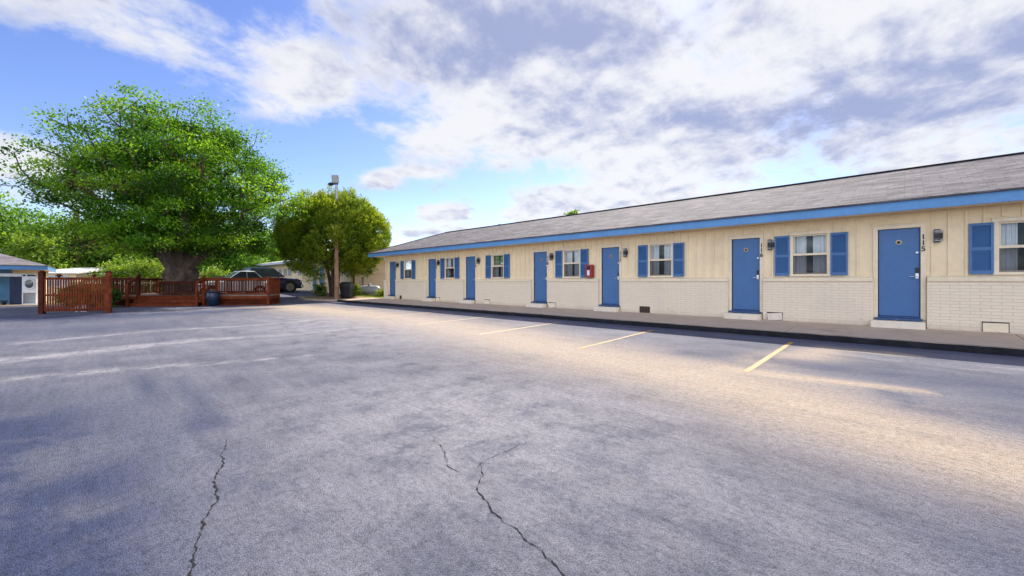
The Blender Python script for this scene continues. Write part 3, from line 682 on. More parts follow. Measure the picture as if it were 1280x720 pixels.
# text facing -x: local x -> -y, local y -> +z, local z -> -x
ROTW = Matrix(((0, 0, -1, 0), (-1, 0, 0, 0), (0, 1, 0, 0), (0, 0, 0, 1)))

for c, num in DOORS:
    d = MB(); d.box(13.125, 13.165, c - DW + 0.012, c + DW - 0.012, DZ0 + 0.035, DZ1 - 0.008)
    leaf = d.build('door', 'door', motel, bevel=0.003)
    sw_ = MB(); sw_.box(13.113, 13.125, c - DW + 0.02, c + DW - 0.02, DZ0 + 0.04, DZ0 + 0.085); sw_.build('door_sweep', 'door', leaf)
    fr = MB()
    fr.box(13.068, 13.21, c - DW - 0.085, c - DW, 0.37, DZ1); fr.box(13.068, 13.21, c + DW, c + DW + 0.085, 0.37, DZ1); fr.box(13.068, 13.21, c - DW - 0.085, c + DW + 0.085, DZ1, DZ1 + 0.085)
    fr.box(13.055, 13.075, c - DW - 0.11, c + DW + 0.11, DZ1 + 0.087, DZ1 + 0.11)
    fr.build('door_frame', 'trim', leaf, bevel=0.004)
    th = MB(); th.box(12.955, 13.20, c - DW - 0.03, c + DW + 0.05, 0.345, DZ0 - 0.005); th.box(13.05, 13.2, c - DW, c + DW, DZ0 - 0.005, DZ0 + 0.03); th.build('threshold', 'sill', leaf, bevel=0.006)
    pl = MB(); pl.lathe((13.124, c + 0.0, 2.155), [(0.055, 0.0), (0.055, -0.006), (0.03, -0.008), (0.03, -0.003)][::-1], 16, 'x'); pl.build('brass_plate', 'brass', leaf)
    pc = MB(); pc.lathe((13.1165, c, 2.155), [(0.008, -0.004), (0.034, -0.003), (0.034, 0.0)], 14, 'x'); pc.build('plate_centre', 'black', leaf)
    pk = MB(); pk.lathe((13.124, c, 2.06), [(0.010, -0.008), (0.010, 0.0)], 10, 'x'); pk.build('peephole', 'ink', leaf)
    db = MB(); db.lathe((13.124, c - DW + 0.055, 1.905), [(0.022, -0.02), (0.026, -0.012), (0.026, 0.0)], 14, 'x'); db.build('deadbolt', 'chrome', leaf)
    lk = MB(); lk.box(13.105, 13.125, c - DW + 0.03, c - DW + 0.085, 1.43, 1.56); lk.build('card_reader', 'black', leaf, bevel=0.004)
    hd = MB(); hd.box(13.10, 13.125, c - DW + 0.03, c - DW + 0.085, 1.31, 1.428); hd.tube([(13.10, c - DW + 0.057, 1.36), (13.065, c - DW + 0.057, 1.36), (13.062, c - DW + 0.075, 1.36), (13.064, c - DW + 0.18, 1.352)], [0.012, 0.012, 0.011, 0.009], 8)
    hd.build('handle', 'chrome', leaf, bevel=0.003)
    for k, ch in enumerate(num):
        text_mesh('house_number', ch, 0.155, 'ink', leaf, (13.062, c - DW - 0.045, 2.245 - 0.135 * k), ROTW)
    st = MB(); st.box(12.73, 12.983, c - DW - 0.07, c + DW + 0.12, 0.16, 0.335); st.build('door_step', 'step', motel, bevel=0.012)

def curtain(y0, y1, x, amp, per, ph):
    b = MB(); n = 60
    for i in range(n + 1):
        yy = y0 + (y1 - y0) * i / n; xx = x + amp * math.sin(2 * math.pi * (yy / per) + ph) + amp * .4 * math.sin(2 * math.pi * yy / per * 2.3)
        b.v += [(xx, yy, WZ0 - 0.1), (xx, yy, WZ1 + 0.05)]
    b.f = [(2 * i, 2 * i + 2, 2 * i + 3, 2 * i + 1) for i in range(n)]
    return b
for i, c in enumerate(WINS):
    zm = 1.955
    f = MB()
    f.box(13.07, 13.2, c - WH - 0.075, c - WH + 0.0, WZ0 - 0.02, WZ1); f.box(13.07, 13.2, c + WH, c + WH + 0.075, WZ0 - 0.02, WZ1)
    f.box(13.066, 13.2, c - WH - 0.10, c + WH + 0.10, WZ1, WZ1 + 0.075); f.box(13.05, 13.2, c - WH - 0.09, c + WH + 0.09, WZ0 - 0.055, WZ0)
    f.box(13.055, 13.075, c - WH - 0.115, c + WH + 0.115, WZ1 + 0.077, WZ1 + 0.098)
    win = f.build('window', 'trim', motel, bevel=0.004)
    s = MB()
    for z0, z1, xx in ((zm - 0.025, WZ1, 13.115), (WZ0, zm + 0.025, 13.14)):
        s.box(xx, xx + 0.03, c - WH, c - WH + 0.028, z0, z1); s.box(xx, xx + 0.03, c + WH - 0.028, c + WH, z0, z1)
        s.box(xx, xx + 0.03, c - WH + 0.028, c + WH - 0.028, z1 - 0.035, z1); s.box(xx, xx + 0.03, c - WH + 0.028, c + WH - 0.028, z0, z0 + 0.035)
    s.box(13.10, 13.135, c - WH, c + WH, zm - 0.024, zm + 0.03)
    s.build('sash', 'trim', win)
    for z0, z1, xx in ((zm + 0.01, WZ1 - 0.036, 13.128), (WZ0 + 0.036, zm - 0.012, 13.153)):
        p = MB(); p.v = [(xx, c - WH + .029, z0), (xx, c + WH - .029, z0), (xx, c + WH - .029, z1), (xx, c - WH + .029, z1)]; p.f = [(0, 3, 2, 1)]; p.build('pane', 'glass', win)
    p = MB(); xx = 13.118; p.v = [(xx, c - WH + .002, WZ0 + .004), (xx, c + WH - .002, WZ0 + .004), (xx, c + WH - .002, zm - .026), (xx, c - WH + .002, zm - .026)]; p.f = [(0, 3, 2, 1)]; p.build('insect_screen', 'screen', win)
    rr = random.Random(40 + i); gap = 0.10 + 0.12 * rr.random()
    curtain(c + gap * 0.5 + 0.02, c + WH + 0.04, 13.235, 0.014, 0.085, rr.random() * 6).build('curtain', 'curtain', win, fix=False, smooth=True)
    curtain(c - WH - 0.04, c - gap * 0.5 + 0.02, 13.235, 0.014, 0.085, rr.random() * 6).build('curtain', 'curtain', win, fix=False, smooth=True)
    for sgn in (1, -1):
        y0, y1 = sorted((c + sgn * 0.435, c + sgn * 0.775)); z0, z1 = 1.40, 2.475
        h = MB()
        h.box(13.035, 13.082, y0, y0 + 0.04, z0, z1); h.box(13.035, 13.082, y1 - 0.04, y1, z0, z1)
        for za, zb in ((z0, z0 + 0.075), (1.90, 1.965), (z1 - 0.055, z1)): h.box(13.037, 13.08, y0 + 0.04, y1 - 0.04, za, zb)
        h.box(13.062, 13.08, y0 + 0.04, y1 - 0.04, z0 + 0.07, z1 - 0.05)
        z = z0 + 0.085
        while z < z1 - 0.07:
            if not (1.885 < z < 1.967):
                h.add([(13.061, y0 + .041, z + .022), (13.061, y1 - .041, z + .022), (13.043, y1 - .041, z), (13.043, y0 + .041, z), (13.061, y0 + .041, z), (13.061, y1 - .041, z)], [(0, 1, 2, 3), (3, 2, 5, 4)])
            z += 0.027
        h.build('shutter', 'shutter', motel, fix=False)

# crawl-space vents along the foot of the brickwork
for i, (y, kind) in enumerate([(-1.35, 'panel'), (2.55, 'tilt'), (6.30, 'grille'), (10.24, 'tilt'), (14.1, 'panel'), (18.0, 'panel'), (21.75, 'small')]):
    hw = 0.185 if kind != 'small' else 0.11
    v = MB(); v.box(12.978, 12.9845, y - hw, y + hw, 0.195, 0.405); vo = v.build('crawl_vent', 'dark', motel)
    if kind in ('panel', 'tilt'):
        T = Matrix.Translation((12.972, y, 0.285)) @ Matrix.Rotation(R(-4 if kind == 'tilt' else -0.5), 4, 'X')
        q = MB(); q.box(-0.006, 0.004, -hw + 0.012, hw - 0.012, -0.088, 0.098, T); q.build('cover_board', 'trim' if kind == 'panel' else 'step', vo)
    else:
        q = MB()
        for k in range(3): q.box(12.966, 12.979, y - hw + 0.01, y + hw - 0.01, 0.225 + 0.06 * k, 0.240 + 0.06 * k)
        for k in range(3): q.box(12.968, 12.979, y - hw * .6 + hw * .6 * k - 0.01, y - hw * .6 + hw * .6 * k + .01, 0.20, 0.40)
        q.build('grille', 'redbark', vo, fix=False)
dt = MB(); dt.lathe((13.10, 5.40, 2.735), [(0.03, -0.055), (0.062, -0.05), (0.068, -0.02), (0.085, -0.012), (0.085, 0.002)], 20, 'x'); dt.build('round_alarm', 'trim', motel, smooth=True)
cd = MB(); cd.box(XW - 0.02, XW - 0.001, YE - 0.2, YE - 0.16, 1.38, 2.8); cd.build('conduit', 'trim', motel)

# wall lamps beside every door
def make_lamp(y):
    t = thing('wall_lamp', 'x', 'wall lamp', (XW - 0.02, y, 2.11), 0, 'black wall lamps beside the motel doors')
    b = MB(); b.box(-0.012, 0.004, -0.085, 0.075, 0.03, 0.27); b.build('mounting_plate', 'boxplate', t, world=False, bevel=0.003)
    b = MB()
    for z0, z1 in ((0.0, 0.025), (0.045, 0.065), (0.075, 0.20), (0.212, 0.232), (0.258, 0.285)): b.box(-0.115, -0.013, -0.035, 0.06, z0, z1)
    b.box(-0.105, -0.013, -0.075, -0.035, 0.085, 0.205)
    b.build('lamp_body', 'black', t, world=False, bevel=0.004)
    b = MB(); b.box(-0.105, -0.02, -0.026, 0.051, 0.026, 0.2575); b.build('lamp_band', 'galv', t, world=False)
    return t
proto = None
for c, num in DOORS:
    o = make_lamp(c - 0.63) if proto is None else copy_tree(proto)
    proto = proto or o
    o.location = (XW - 0.02, c - 0.63, 2.11)
    o['label'] = 'black box wall lamp between the door of room %s and its window' % num if num in ('115', '116', '117') else \
        'small black wall lamp beside the blue door of room %s' % num
proto['label'] = 'nearest black ribbed wall lamp on a beige plate, beside door 115'
# fire extinguisher cabinet
fx = thing('extinguisher_cabinet', 'red fire extinguisher cabinet on the wall between a window and door 117', 'extinguisher cabinet', (XW - 0.02, 8.47, 1.40))
b = MB(); b.box(12.90, 13.078, 8.33, 8.61, 1.40, 1.87); bo = b.build('case', 'red', fx, bevel=0.01)
b = MB(); b.box(12.893, 12.90, 8.36, 8.58, 1.43, 1.84); b.box(12.888, 12.893, 8.345, 8.355, 1.55, 1.68); b.build('cabinet_door', 'red', fx)
b = MB(); b.box(12.8885, 12.892, 8.42, 8.52, 1.47, 1.66); b.build('white_label', 'white', fx)
b = MB(); b.box(12.8885, 12.892, 8.40, 8.54, 1.69, 1.81); b.build('window_pane', 'dark', fx)

# ------------------------------------------------------------------ generic low building (rear wing, outbuildings)
def roof_uv_simple(p, v): return (v[0] + v[1], v[2] * 2.5)

wing = thing('motel_wing', 'cream rear motel wing with two blue doors and pale roof, behind the round tree', 'motel wing', (14.1, 31, 0.2))
b = MB(); wall_y(b, 14.1, 14.22, 31.0, 54.0, 0.0, 3.12, []); b.box(14.22, 20.5, 31.0, 31.12, 0, 3.12); b.box(20.38, 20.5, 31.12, 54, 0, 3.12); b.box(14.22, 20.38, 53.88, 54, 0, 3.12)
b.build('stucco_wall', 'siding', wing, fix=False)
b = MB(); b.box(14.16, 20.5, 30.975, 30.998, 1.83, 1.86); b.build('wall_joint', 'boxplate', wing)
b = MB(); A_, B_, C_, D_ = (13.2, 30.3, 3.2), (13.2, 54.9, 3.2), (21.4, 54.9, 3.2), (21.4, 30.3, 3.2); R0, R1 = (17.3, 34.4, 3.95), (17.3, 50.8, 3.95)
b.v = [A_, B_, C_, D_, R0, R1] + [(p[0], p[1], p[2] - 0.04) for p in (A_, B_, C_, D_)]
b.f = [(0, 4, 5, 1), (1, 5, 2), (2, 5, 4, 3), (3, 4, 0), (0, 1, 7, 6), (1, 2, 8, 7), (2, 3, 9, 8), (3, 0, 6, 9), (6, 7, 8, 9)]; b.build('roof', 'lightroof', wing)
b = MB(); b.box(13.22, 13.27, 30.32, 54.88, 2.98, 3.158); b.box(13.27, 21.35, 30.32, 30.37, 2.98, 3.158); b.box(13.27, 21.35, 54.83, 54.88, 2.98, 3.158); b.build('fascia', 'winglip', wing)
for y in (36.35, 37.95):
    h = float(hgt(14, y)); b = MB(); b.box(14.05, 14.098, y - 0.45, y + 0.45, h + 0.12, h + 2.2); d = b.build('door', 'panelblue', wing, bevel=0.005)
    b = MB(); b.box(14.03, 14.098, y - 0.53, y - 0.452, h + 0.1, h + 2.28); b.box(14.03, 14.098, y + 0.452, y + 0.53, h + 0.1, h + 2.28); b.box(14.03, 14.098, y - 0.452, y + 0.452, h + 2.203, h + 2.28); b.build('door_frame', 'trim', d)
    b = MB(); b.tube([(14.05, y - .38, h + 1.1), (13.98, y - .38, h + 1.1), (13.98, y - .26, h + 1.1)], 0.02, 8); b.build('handle', 'chrome', d)
for y, wd in ((39.5, 0.5), (41.8, 0.45), (44.5, 0.5), (45.9, 0.5), (47.5, 0.5)):
    h = float(hgt(14, y)); b = MB(); z0, z1 = h + 1.42, h + 2.12
    b.box(14.05, 14.098, y - wd - .07, y - wd, z0 - .07, z1 + .07); b.box(14.05, 14.098, y + wd, y + wd + .07, z0 - .07, z1 + .07); b.box(14.05, 14.098, y - wd, y + wd, z1, z1 + .07); b.box(14.04, 14.098, y - wd, y + wd, z0 - .07, z0)
    b.box(14.06, 14.098, y - .02, y + .02, z0, z1)
    wn = b.build('window', 'trim', wing); b = MB(); b.box(14.08, 14.097, y - wd, y + wd, z0, z1); b.build('pane', 'louvre', wn)
b = MB(); b.tube([(14.35, 30.9, 0.2), (14.35, 30.9, 2.95)], 0.07, 8); b.build('downpipe', 'redbark', wing)
b = MB(); b.tube([(15.15, 30.93, 0.75), (15.15, 30.93, 1.5)], 0.075, 8); b.lathe((15.15, 30.93, 1.5), [(.11, 0), (.12, .06), (.02, .12)], 10); b.build('flue_vent', 'galv', wing)
# dark strip of wall between wing and main building
b = MB(); b.box(16.5, 20.0, 27.9, 28.05, 0, 2.5)
gw = thing('garden_wall', 'brownish wall in shade between the motel end and the rear wing', 'wall', (17.5, 27.95, 0)); b.build('wall_face', mat('tan_wall', (0.42, 0.31, 0.2), .8, .1, 1), gw)
b = MB(); b.box(16.45, 20.05, 27.87, 28.08, 2.5, 2.58); b.build('coping', 'concrete', gw)

# ------------------------------------------------------------------ left building with laundry porch
lb = thing('laundry_building', 'low building with hipped shingle roof, blue fascia and open laundry porch', 'building', (-1.9, 33.7, 0))
DX = Vector((0.825, -0.565, 0)); DY = Vector((0.565, 0.825, 0))    # frame shared with the deck
LO = Vector((-1.90, 33.7, 0))
LM = Matrix.Translation(LO) @ Matrix.Diagonal((0.68, 1, 1, 1))
def L(x, y, z): return tuple(LM @ Vector((x, y, z)))
def lbox(mb, x0, x1, y0, y1, z0, z1): mb.box(x0, x1, y0, y1, z0, z1, LM)
b = MB(); lbox(b, -9, 0.12, 1.3, 1.45, 0, 2.1); lbox(b, -9, 0.12, 7.0, 7.15, 0, 2.1); lbox(b, -0.03, 0.12, 1.45, 7.0, 0, 2.1); b.build('wall', 'siding', lb)
b = MB(); lbox(b, 0.0, 0.12, -0.02, 0.12, 0, 1.86); b.build('porch_post', 'trim', lb)
z0, zr = 2.10, 3.62; x1, y0, y1 = 0.62, -0.62, 7.7; hh = (y1 - y0) / 2
b = MB(); hx = hh / .68; b.v = [L(-12, y0, z0), L(x1, y0, z0), L(x1, y1, z0), L(-12, y1, z0), L(x1 - hx, y0 + hh, zr), L(-12, y0 + hh, zr)] + [L(-12, y0, z0 - .04), L(x1, y0, z0 - .04), L(x1, y1, z0 - .04), L(-12, y1, z0 - .04)]
b.f = [(0, 1, 4, 5), (1, 2, 4), (2, 3, 5, 4), (0, 5, 3), (0, 6, 7, 1), (1, 7, 8, 2), (2, 8, 9, 3), (6, 9, 8, 7)]
def luv(p, v):
    q = LM.inverted() @ Vector(v); n = LM.inverted().to_3x3() @ p.normal
    return (q.x * .68, q.y * 1.06) if abs(n.y) > abs(n.x) else (q.y, q.x * .75)
b.uv = luv; b.build('roof', 'shingle2', lb)
b = MB(); lbox(b, -12, x1 - .03, y0 + .03, y0 + .07, 1.86, 2.055); lbox(b, x1 - .07, x1 - .03, y0 + .07, y1 - .03, 1.86, 2.055); b.build('fascia', 'fascia', lb)
b = MB(); lbox(b, -12, x1 - .072, y0 + .072, y1 - .05, 1.9, 1.92); b.build('porch_ceiling', 'soffit', lb)
b = MB(); lbox(b, -2.75, -1.42, 1.24, 1.29, 0.05, 1.9); b.build('blue_panel', 'panelblue', lb)
pad = MB(); lbox(pad, -9, 0.5, -0.9, 1.3, -0.04, 0.03); structure(pad.build('porch_slab', 'concrete'), 'pale concrete slab under the laundry porch', 'slab')
dr = thing('laundry_dryer', 'white front loading dryer with round dark door raised on an open base', 'dryer', L(-0.4, 0.35, 0.03))
b = MB(); lbox(b, -0.78, -0.04, 0.0, 0.72, 0.63, 1.66); b.build('cabinet', 'white', dr, bevel=0.02)
b = MB(); lbox(b, -0.78, -0.73, 0.0, 0.72, 0.03, 0.625); lbox(b, -0.09, -0.04, 0.0, 0.72, 0.03, 0.625); lbox(b, -0.73, -0.09, 0.66, 0.72, 0.03, 0.625); lbox(b, -0.73, -0.09, 0.0, 0.66, 0.03, 0.08); b.build('base_frame', 'white', dr)
def ldisc(mb, x, y, z, prof, n=24):
    q = MB(); q.lathe((0, 0, 0), prof, n, 'y'); mb.add([L(x + v[0], y + v[1], z + v[2]) for v in q.v], q.f)
b = MB(); ldisc(b, -0.41, 0, 1.12, [(0.23, -0.001), (0.315, -0.001), (0.30, -0.045), (0.24, -0.05)]); b.build('door_ring', 'white', dr, smooth=True)
b = MB(); ldisc(b, -0.41, 0, 1.12, [(0.225, -0.052), (0.215, -0.062), (0.05, -0.066)]); b.build('door_glass', 'carglass', dr, smooth=True)
b = MB(); lbox(b, -0.74, -0.60, -0.012, -0.001, 1.53, 1.61); lbox(b, -0.52, -0.10, -0.012, -0.001, 1.53, 1.61); b.build('control_panel', 'ink', dr)
cb_ = thing('storage_cabinet', 'dark navy cabinet panel standing left of the white dryer', 'cabinet', L(-1.1, 0.3, 0.03))
b = MB(); lbox(b, -1.40, -0.80, 0.10, 0.70, 0.03, 1.50); b.build('body', 'panelnavy', cb_, bevel=0.01)
b = MB(); lbox(b, -1.36, -0.84, 0.085, 0.099, 0.10, 1.46); b.build('door', 'panelnavy', cb_)
sh = thing('wall_shelf', 'long white shelf over the navy cabinet on the laundry porch', 'shelf', L(-1.6, 0.4, 1.5))
b = MB(); lbox(b, -2.3, -0.80, 0.02, 0.72, 1.505, 1.665); b.build('shelf_board', 'white', sh, bevel=0.01)
b = MB(); lbox(b, -2.28, -2.22, 0.04, 0.1, 0.03, 1.5); b.build('leg', 'galv', sh)
ct = thing('utility_cart', 'low dark cart with a white box on it, at the far left of the porch', 'cart', L(-2.1, 0.1, 0.03))
b = MB(); lbox(b, -2.75, -1.5, -0.3, 0.35, 0.19, 0.25); b.build('platform', 'black', ct)
for x, y in ((-2.6, -.2), (-1.65, -.2), (-2.6, .25), (-1.65, .25)):
    b = MB(); ldisc(b, x, y, 0.12, [(0.02, -.03), (0.09, -.03), (0.09, .03), (0.02, .03)], 14); b.build('wheel', 'tyre', ct)
b = MB(); b.tube([L(-2.05, 0.2, .25), L(-2.1, 0.25, 1.35)], 0.02, 8); b.build('handle', 'galv', ct)
b = MB(); lbox(b, -2.28, -1.98, -0.1, 0.1, 0.252, 0.53); wb = tag(b.build('white_box', 'white', bevel=0.01), 'small white box standing on the dark cart of the laundry porch', 'box')

def shed(name, label, org, wdt, dep_, ze, zt, nwin):
    m4 = Matrix.Translation(Vector((*org, 0))) @ Matrix(((DX.x, DY.x, 0, 0), (DX.y, DY.y, 0, 0), (0, 0, 1, 0), (0, 0, 0, 1)))
    t = thing(name, label, 'outbuilding', (*org, 0)); b = MB(); b.box(0, wdt, 0, dep_, -0.06, ze - 0.03, m4); b.build('wall', 'siding', t)
    b = MB(); vs = [(-.4, -.5, ze), (wdt + .4, -.5, ze), (wdt + .4, dep_ + .4, zt), (-.4, dep_ + .4, zt)]
    b.add([tuple(m4 @ Vector(v)) for v in vs] + [tuple(m4 @ Vector((v[0], v[1], v[2] - .1))) for v in vs], [(0, 1, 2, 3), (7, 6, 5, 4), (0, 4, 5, 1), (1, 5, 6, 2), (2, 6, 7, 3), (3, 7, 4, 0)]); b.build('roof', 'lightroof', t)
    for k in range(nwin):
        x = wdt * (k + 0.5) / nwin; hw = wdt / nwin * 0.36
        b = MB(); b.box(x - hw, x + hw, -0.05, -0.002, 0.75, ze - 0.22, m4); wn = b.build('window', 'white', t)
        b = MB()
        for q in range(4): b.box(x - hw + (2 * hw) * q / 4 + .03, x - hw + 2 * hw * (q + 1) / 4 - .03, -0.058, -0.051, 0.8, ze - 0.27, m4)
        b.build('pane', 'louvre', wn)
    return t
shed('low_outbuilding', 'low cream outbuilding with a broad pale roof behind the left fence', (-3.6, 59.2), 3.4, 5.0, 2.08, 2.75, 1)
shed('low_outbuilding', 'smaller low outbuilding with white louvred windows, right of the pale roofed one', (0.1, 58.6), 2.3, 4.5, 1.92, 2.5, 3)

# ------------------------------------------------------------------ wooden deck around the big tree
DO = Vector((1.37, 27.57, 0.0)); RZ = math.atan2(-0.565, 0.825)
deck = thing('wooden_deck', 'reddish brown timber deck with steps, railings and lattice skirt around the big tree', 'deck', DO, RZ)
FZ = 0.52
def dk(name, mb, m, parent=deck, **k): return mb.build(name, m, parent, world=False, **k)
b = MB(); outline = [(-1.7, .97), (3.08, .97), (3.08, .35), (6.2, .35), (6.2, 1.9), (4.9, 5.2), (-1.7, 5.2)]
n = len(outline); b.v = [(x, y, FZ - .04) for x, y in outline] + [(x, y, FZ) for x, y in outline]
b.f = [tuple(range(n, 2 * n))] + [(i, (i + 1) % n, n + (i + 1) % n, n + i) for i in range(n)] + [tuple(range(n))[::-1]]; dk('deck_floor', b, 'floorwood')
b = MB()
for (x0, y0), (x1, y1) in zip(outline, outline[1:] + outline[:1]): b.bar((x0, y0, FZ - .115), (x1, y1, FZ - .115), 0.045, 0.145)
dk('rim_joist', b, 'wood')
for i, (z1, y0) in enumerate([(0.17, 0.0), (0.345, 0.32), (0.52, 0.64)]):
    b = MB(); b.box(0.0, 3.04, y0, y0 + 0.335, z1 - .035, z1); b.box(0.01, 3.03, y0 + .02, y0 + .045, z1 - .172, z1 - .037); dk('step', b, 'wood', bevel=0.006)
def post(x, y, z0, z1, w_=0.10, m='wood', capm=True):
    b = MB(); b.box(x - w_ / 2, x + w_ / 2, y - w_ / 2, y + w_ / 2, z0, z1)
    if capm: b.box(x - w_ * .62, x + w_ * .62, y - w_ * .62, y + w_ * .62, z1, z1 + .025); b.box(x - w_ * .35, x + w_ * .35, y - w_ * .35, y + w_ * .35, z1 + .025, z1 + .05)
    return dk('post', b, m, bevel=0.006)
def railing(p0, p1, z0, z1, m='wood', pitch=0.135, mid=False, name='railing', low=None):
    p0 = Vector((*p0, 0)); p1 = Vector((*p1, 0)); b = MB(); d = p1 - p0; n = max(2, int(d.length / pitch)); e = d.normalized(); s = Vector((-e.y, e.x, 0))
    def bar(z, wd, ht): b.bar(p0 + Vector((0, 0, z)), p1 + Vector((0, 0, z)), wd, ht)
    bar(z1 - 0.02, 0.13, 0.036); bar(z1 - 0.085, 0.04, 0.09); lz = z0 + 0.09 if low is None else low; bar(lz, 0.04, 0.08)
    if mid: bar((z0 + z1) / 2, 0.035, 0.07)
    for i in range(n):
        q = p0 + d * ((i + .5) / n) + s * random.choice((-.002, .002)); b.bar(q + Vector((0, 0, lz - 0.03)), q + Vector((0, 0, z1 - 0.05)), 0.038, 0.036)
    return dk(name, b, m)
FT = FZ + 0.92
post(3.12, .36, 0, FT + .09, .11); post(6.14, .41, 0, FT + .05, .12); post(6.16, 1.88, 0, FT + .02, .1); post(4.88, 5.14, 0, FT); post(1.6, 5.14, 0, FT); post(-1.65, 5.14, 0, FT); post(-1.65, 1.0, 0, FT); post(-0.16, .99, 0, FT + .12, .12, 'woodd')
post(3.03, -.10, 0, 1.16, .1, capm=False); post(0.0, -.06, 0, 1.12, .1, capm=False)
railing((3.18, .40), (6.08, .40), FZ, FT, mid=False); railing((6.15, .48), (6.15, 1.82), FZ, FT); railing((6.1, 1.95), (4.92, 5.05), FZ, FT, 'woodd')
railing((4.8, 5.14), (1.65, 5.14), FZ, FT, 'woodd'); railing((1.55, 5.14), (-1.6, 5.14), FZ, FT, 'woodd', mid=True); railing((-1.65, 5.1), (-1.65, 1.05), FZ, FT, 'woodd'); railing((-1.6, 1.0), (-.22, 1.0), FZ, FT, 'woodd', mid=True)
railing((0.62, 1.22), (2.62, 1.22), FZ, FZ + .74, 'woodd', .125, name='tree_guard'); railing((0.1, 2.2), (0.62, 1.26), FZ, FZ + .74, 'woodd', .125, name='tree_guard')
b = MB(); b.bar((3.03, -.10, 1.16), (3.12, .36, FT - .02), .06, .11); dk('handrail', b, 'wood'); b = MB(); b.bar((0.0, -.06, 1.12), (-.16, .95, FT - .02), .06, .11); dk('handrail', b, 'wood')
b = MB(); b.bar((3.05, -.04, .55), (3.12, .3, .95), .04, .07); dk('handrail', b, 'wood')
def lattice(p0, p1, z0, z1, m='wood'):
    p0 = Vector((*p0, 0)); p1 = Vector((*p1, 0)); d = p1 - p0; Ln = d.length; e = d / Ln; s = Vector((-e.y, e.x, 0)); b = MB(); H = z1 - z0; step = 0.17
    for sg, off in ((1, .006), (-1, -.006)):
        k = -H
        while k < Ln:
            a0, a1 = k, k + H; za, zb = (z0, z1) if sg > 0 else (z1, z0)
            if a0 < 0: za += (0 - a0) * (1 if sg > 0 else -1); a0 = 0
            if a1 > Ln: zb -= (a1 - Ln) * (1 if sg > 0 else -1); a1 = Ln
            if a1 - a0 > 0.02: b.bar(p0 + e * a0 + s * off + Vector((0, 0, za)), p0 + e * a1 + s * off + Vector((0, 0, zb)), .010, .034)
            k += step
    b.bar(p0 + Vector((0, 0, z0 + .02)), p1 + Vector((0, 0, z0 + .02)), .04, .05)
    return dk('lattice', b, m)
lattice((3.18, .37), (6.08, .37), 0.0, FZ - .19); lattice((6.18, .48), (6.18, 1.82), 0.0, FZ - .19); b = MB()
for p0_, p1_ in (((6.12, 1.95), (4.88, 5.12)), ((4.85, 5.17), (-1.65, 5.17)), ((-1.67, 5.15), (-1.67, 1.0)), ((3.05, .95), (.05, .95))): b.bar((*p0_, .16), (*p1_, .16), .03, .34)
dk('blocker_board', b, 'woodd')  # boards added to keep light out from under the deck
lattice((-1.6, .99), (-.22, .99), 0, FZ - .19, 'woodd')

# slatted gate panel standing at the left, in front of the deck
GO = Vector((-1.22, 23.75, 0)); gate = thing('slatted_fence', 'free standing reddish slatted fence panel between two posts at the lot edge', 'fence', GO, RZ + 0.06)
GW = 2.08
def gt(name, mb, m, **k): return mb.build(name, m, gate, world=False, **k)
for x in (0.0, GW):
    b = MB(); b.box(x - .075, x + .075, -.075, .075, -0.02, 1.60); gt('post', b, 'woodd' if x == 0 else 'wood', bevel=0.008)
    b = MB(); b.box(x - .095, x + .095, -.095, .095, 1.60, 1.625); b.box(x - .05, x + .05, -.05, .05, 1.625, 1.665); gt('post_cap', b, 'woodd', bevel=0.006)
b = MB()
for z, hgt_ in ((1.36, .09), (0.72, .07), (0.14, .09)): b.bar((.075, 0, z), (GW - .075, 0, z), .045, hgt_)
gt('rail', b, 'wood', bevel=0.005)
b = MB(); n = 24
for i in range(n):
    x = .075 + (GW - .15) * (i + .5) / n; b.box(x - .024, x + .024, -.045, -.0235, 0.10, 1.35)
gt('slats', b, 'wood', fix=False)
for x in (0.52, 1.62):
    b = MB(); b.box(x - .03, x + .03, -.03, .03, 1.406, 1.44); b.box(x - .075, x + .075, -.075, .075, 1.44, 1.485); b.box(x - .045, x + .045, -.045, .045, 1.485, 1.535); gt('post_cap', b, 'woodd', bevel=0.004)
for i, (s_, e_) in enumerate([(0.52, .9), (0.66, .95), (0.79, .9)]):
    p = XF[gate] @ Vector((s_, e_, 0)); b = MB(); b.lathe((p.x, p.y, 0), [(0.045, 0.0), (0.05, 0.02), (0.05, 0.2), (0.02, 0.27), (0.02, 0.3)], 12)
    tag(b.build('water_jug', 'jug', smooth=True), ['leftmost small white jug on the ground behind the slatted fence', 'middle small white jug on the ground behind the slatted fence', 'rightmost small white jug on the ground behind the slatted fence'][i], 'jug', 'white jugs behind the fence')

# blue planter
pw = XF[deck] @ Vector((3.72, -.02, 0))
pt = thing('planter_pot', 'large blue glazed planter pot beside the deck steps', 'pot', (pw.x, pw.y, 0))
b = MB(); b.lathe((pw.x, pw.y, 0), [(0.17, 0), (0.20, 0.02), (0.27, 0.22), (0.315, 0.45), (0.30, 0.60), (0.285, 0.66), (0.345, 0.69), (0.35, 0.745), (0.30, 0.745), (0.275, 0.68)], 28); b.build('pot_body', 'pot', pt, smooth=True)
b = MB(); b.lathe((pw.x, pw.y, 0.67), [(0.02, 0), (0.278, 0.0), (0.278, 0.012)], 24); b.build('soil', 'soil', pt)

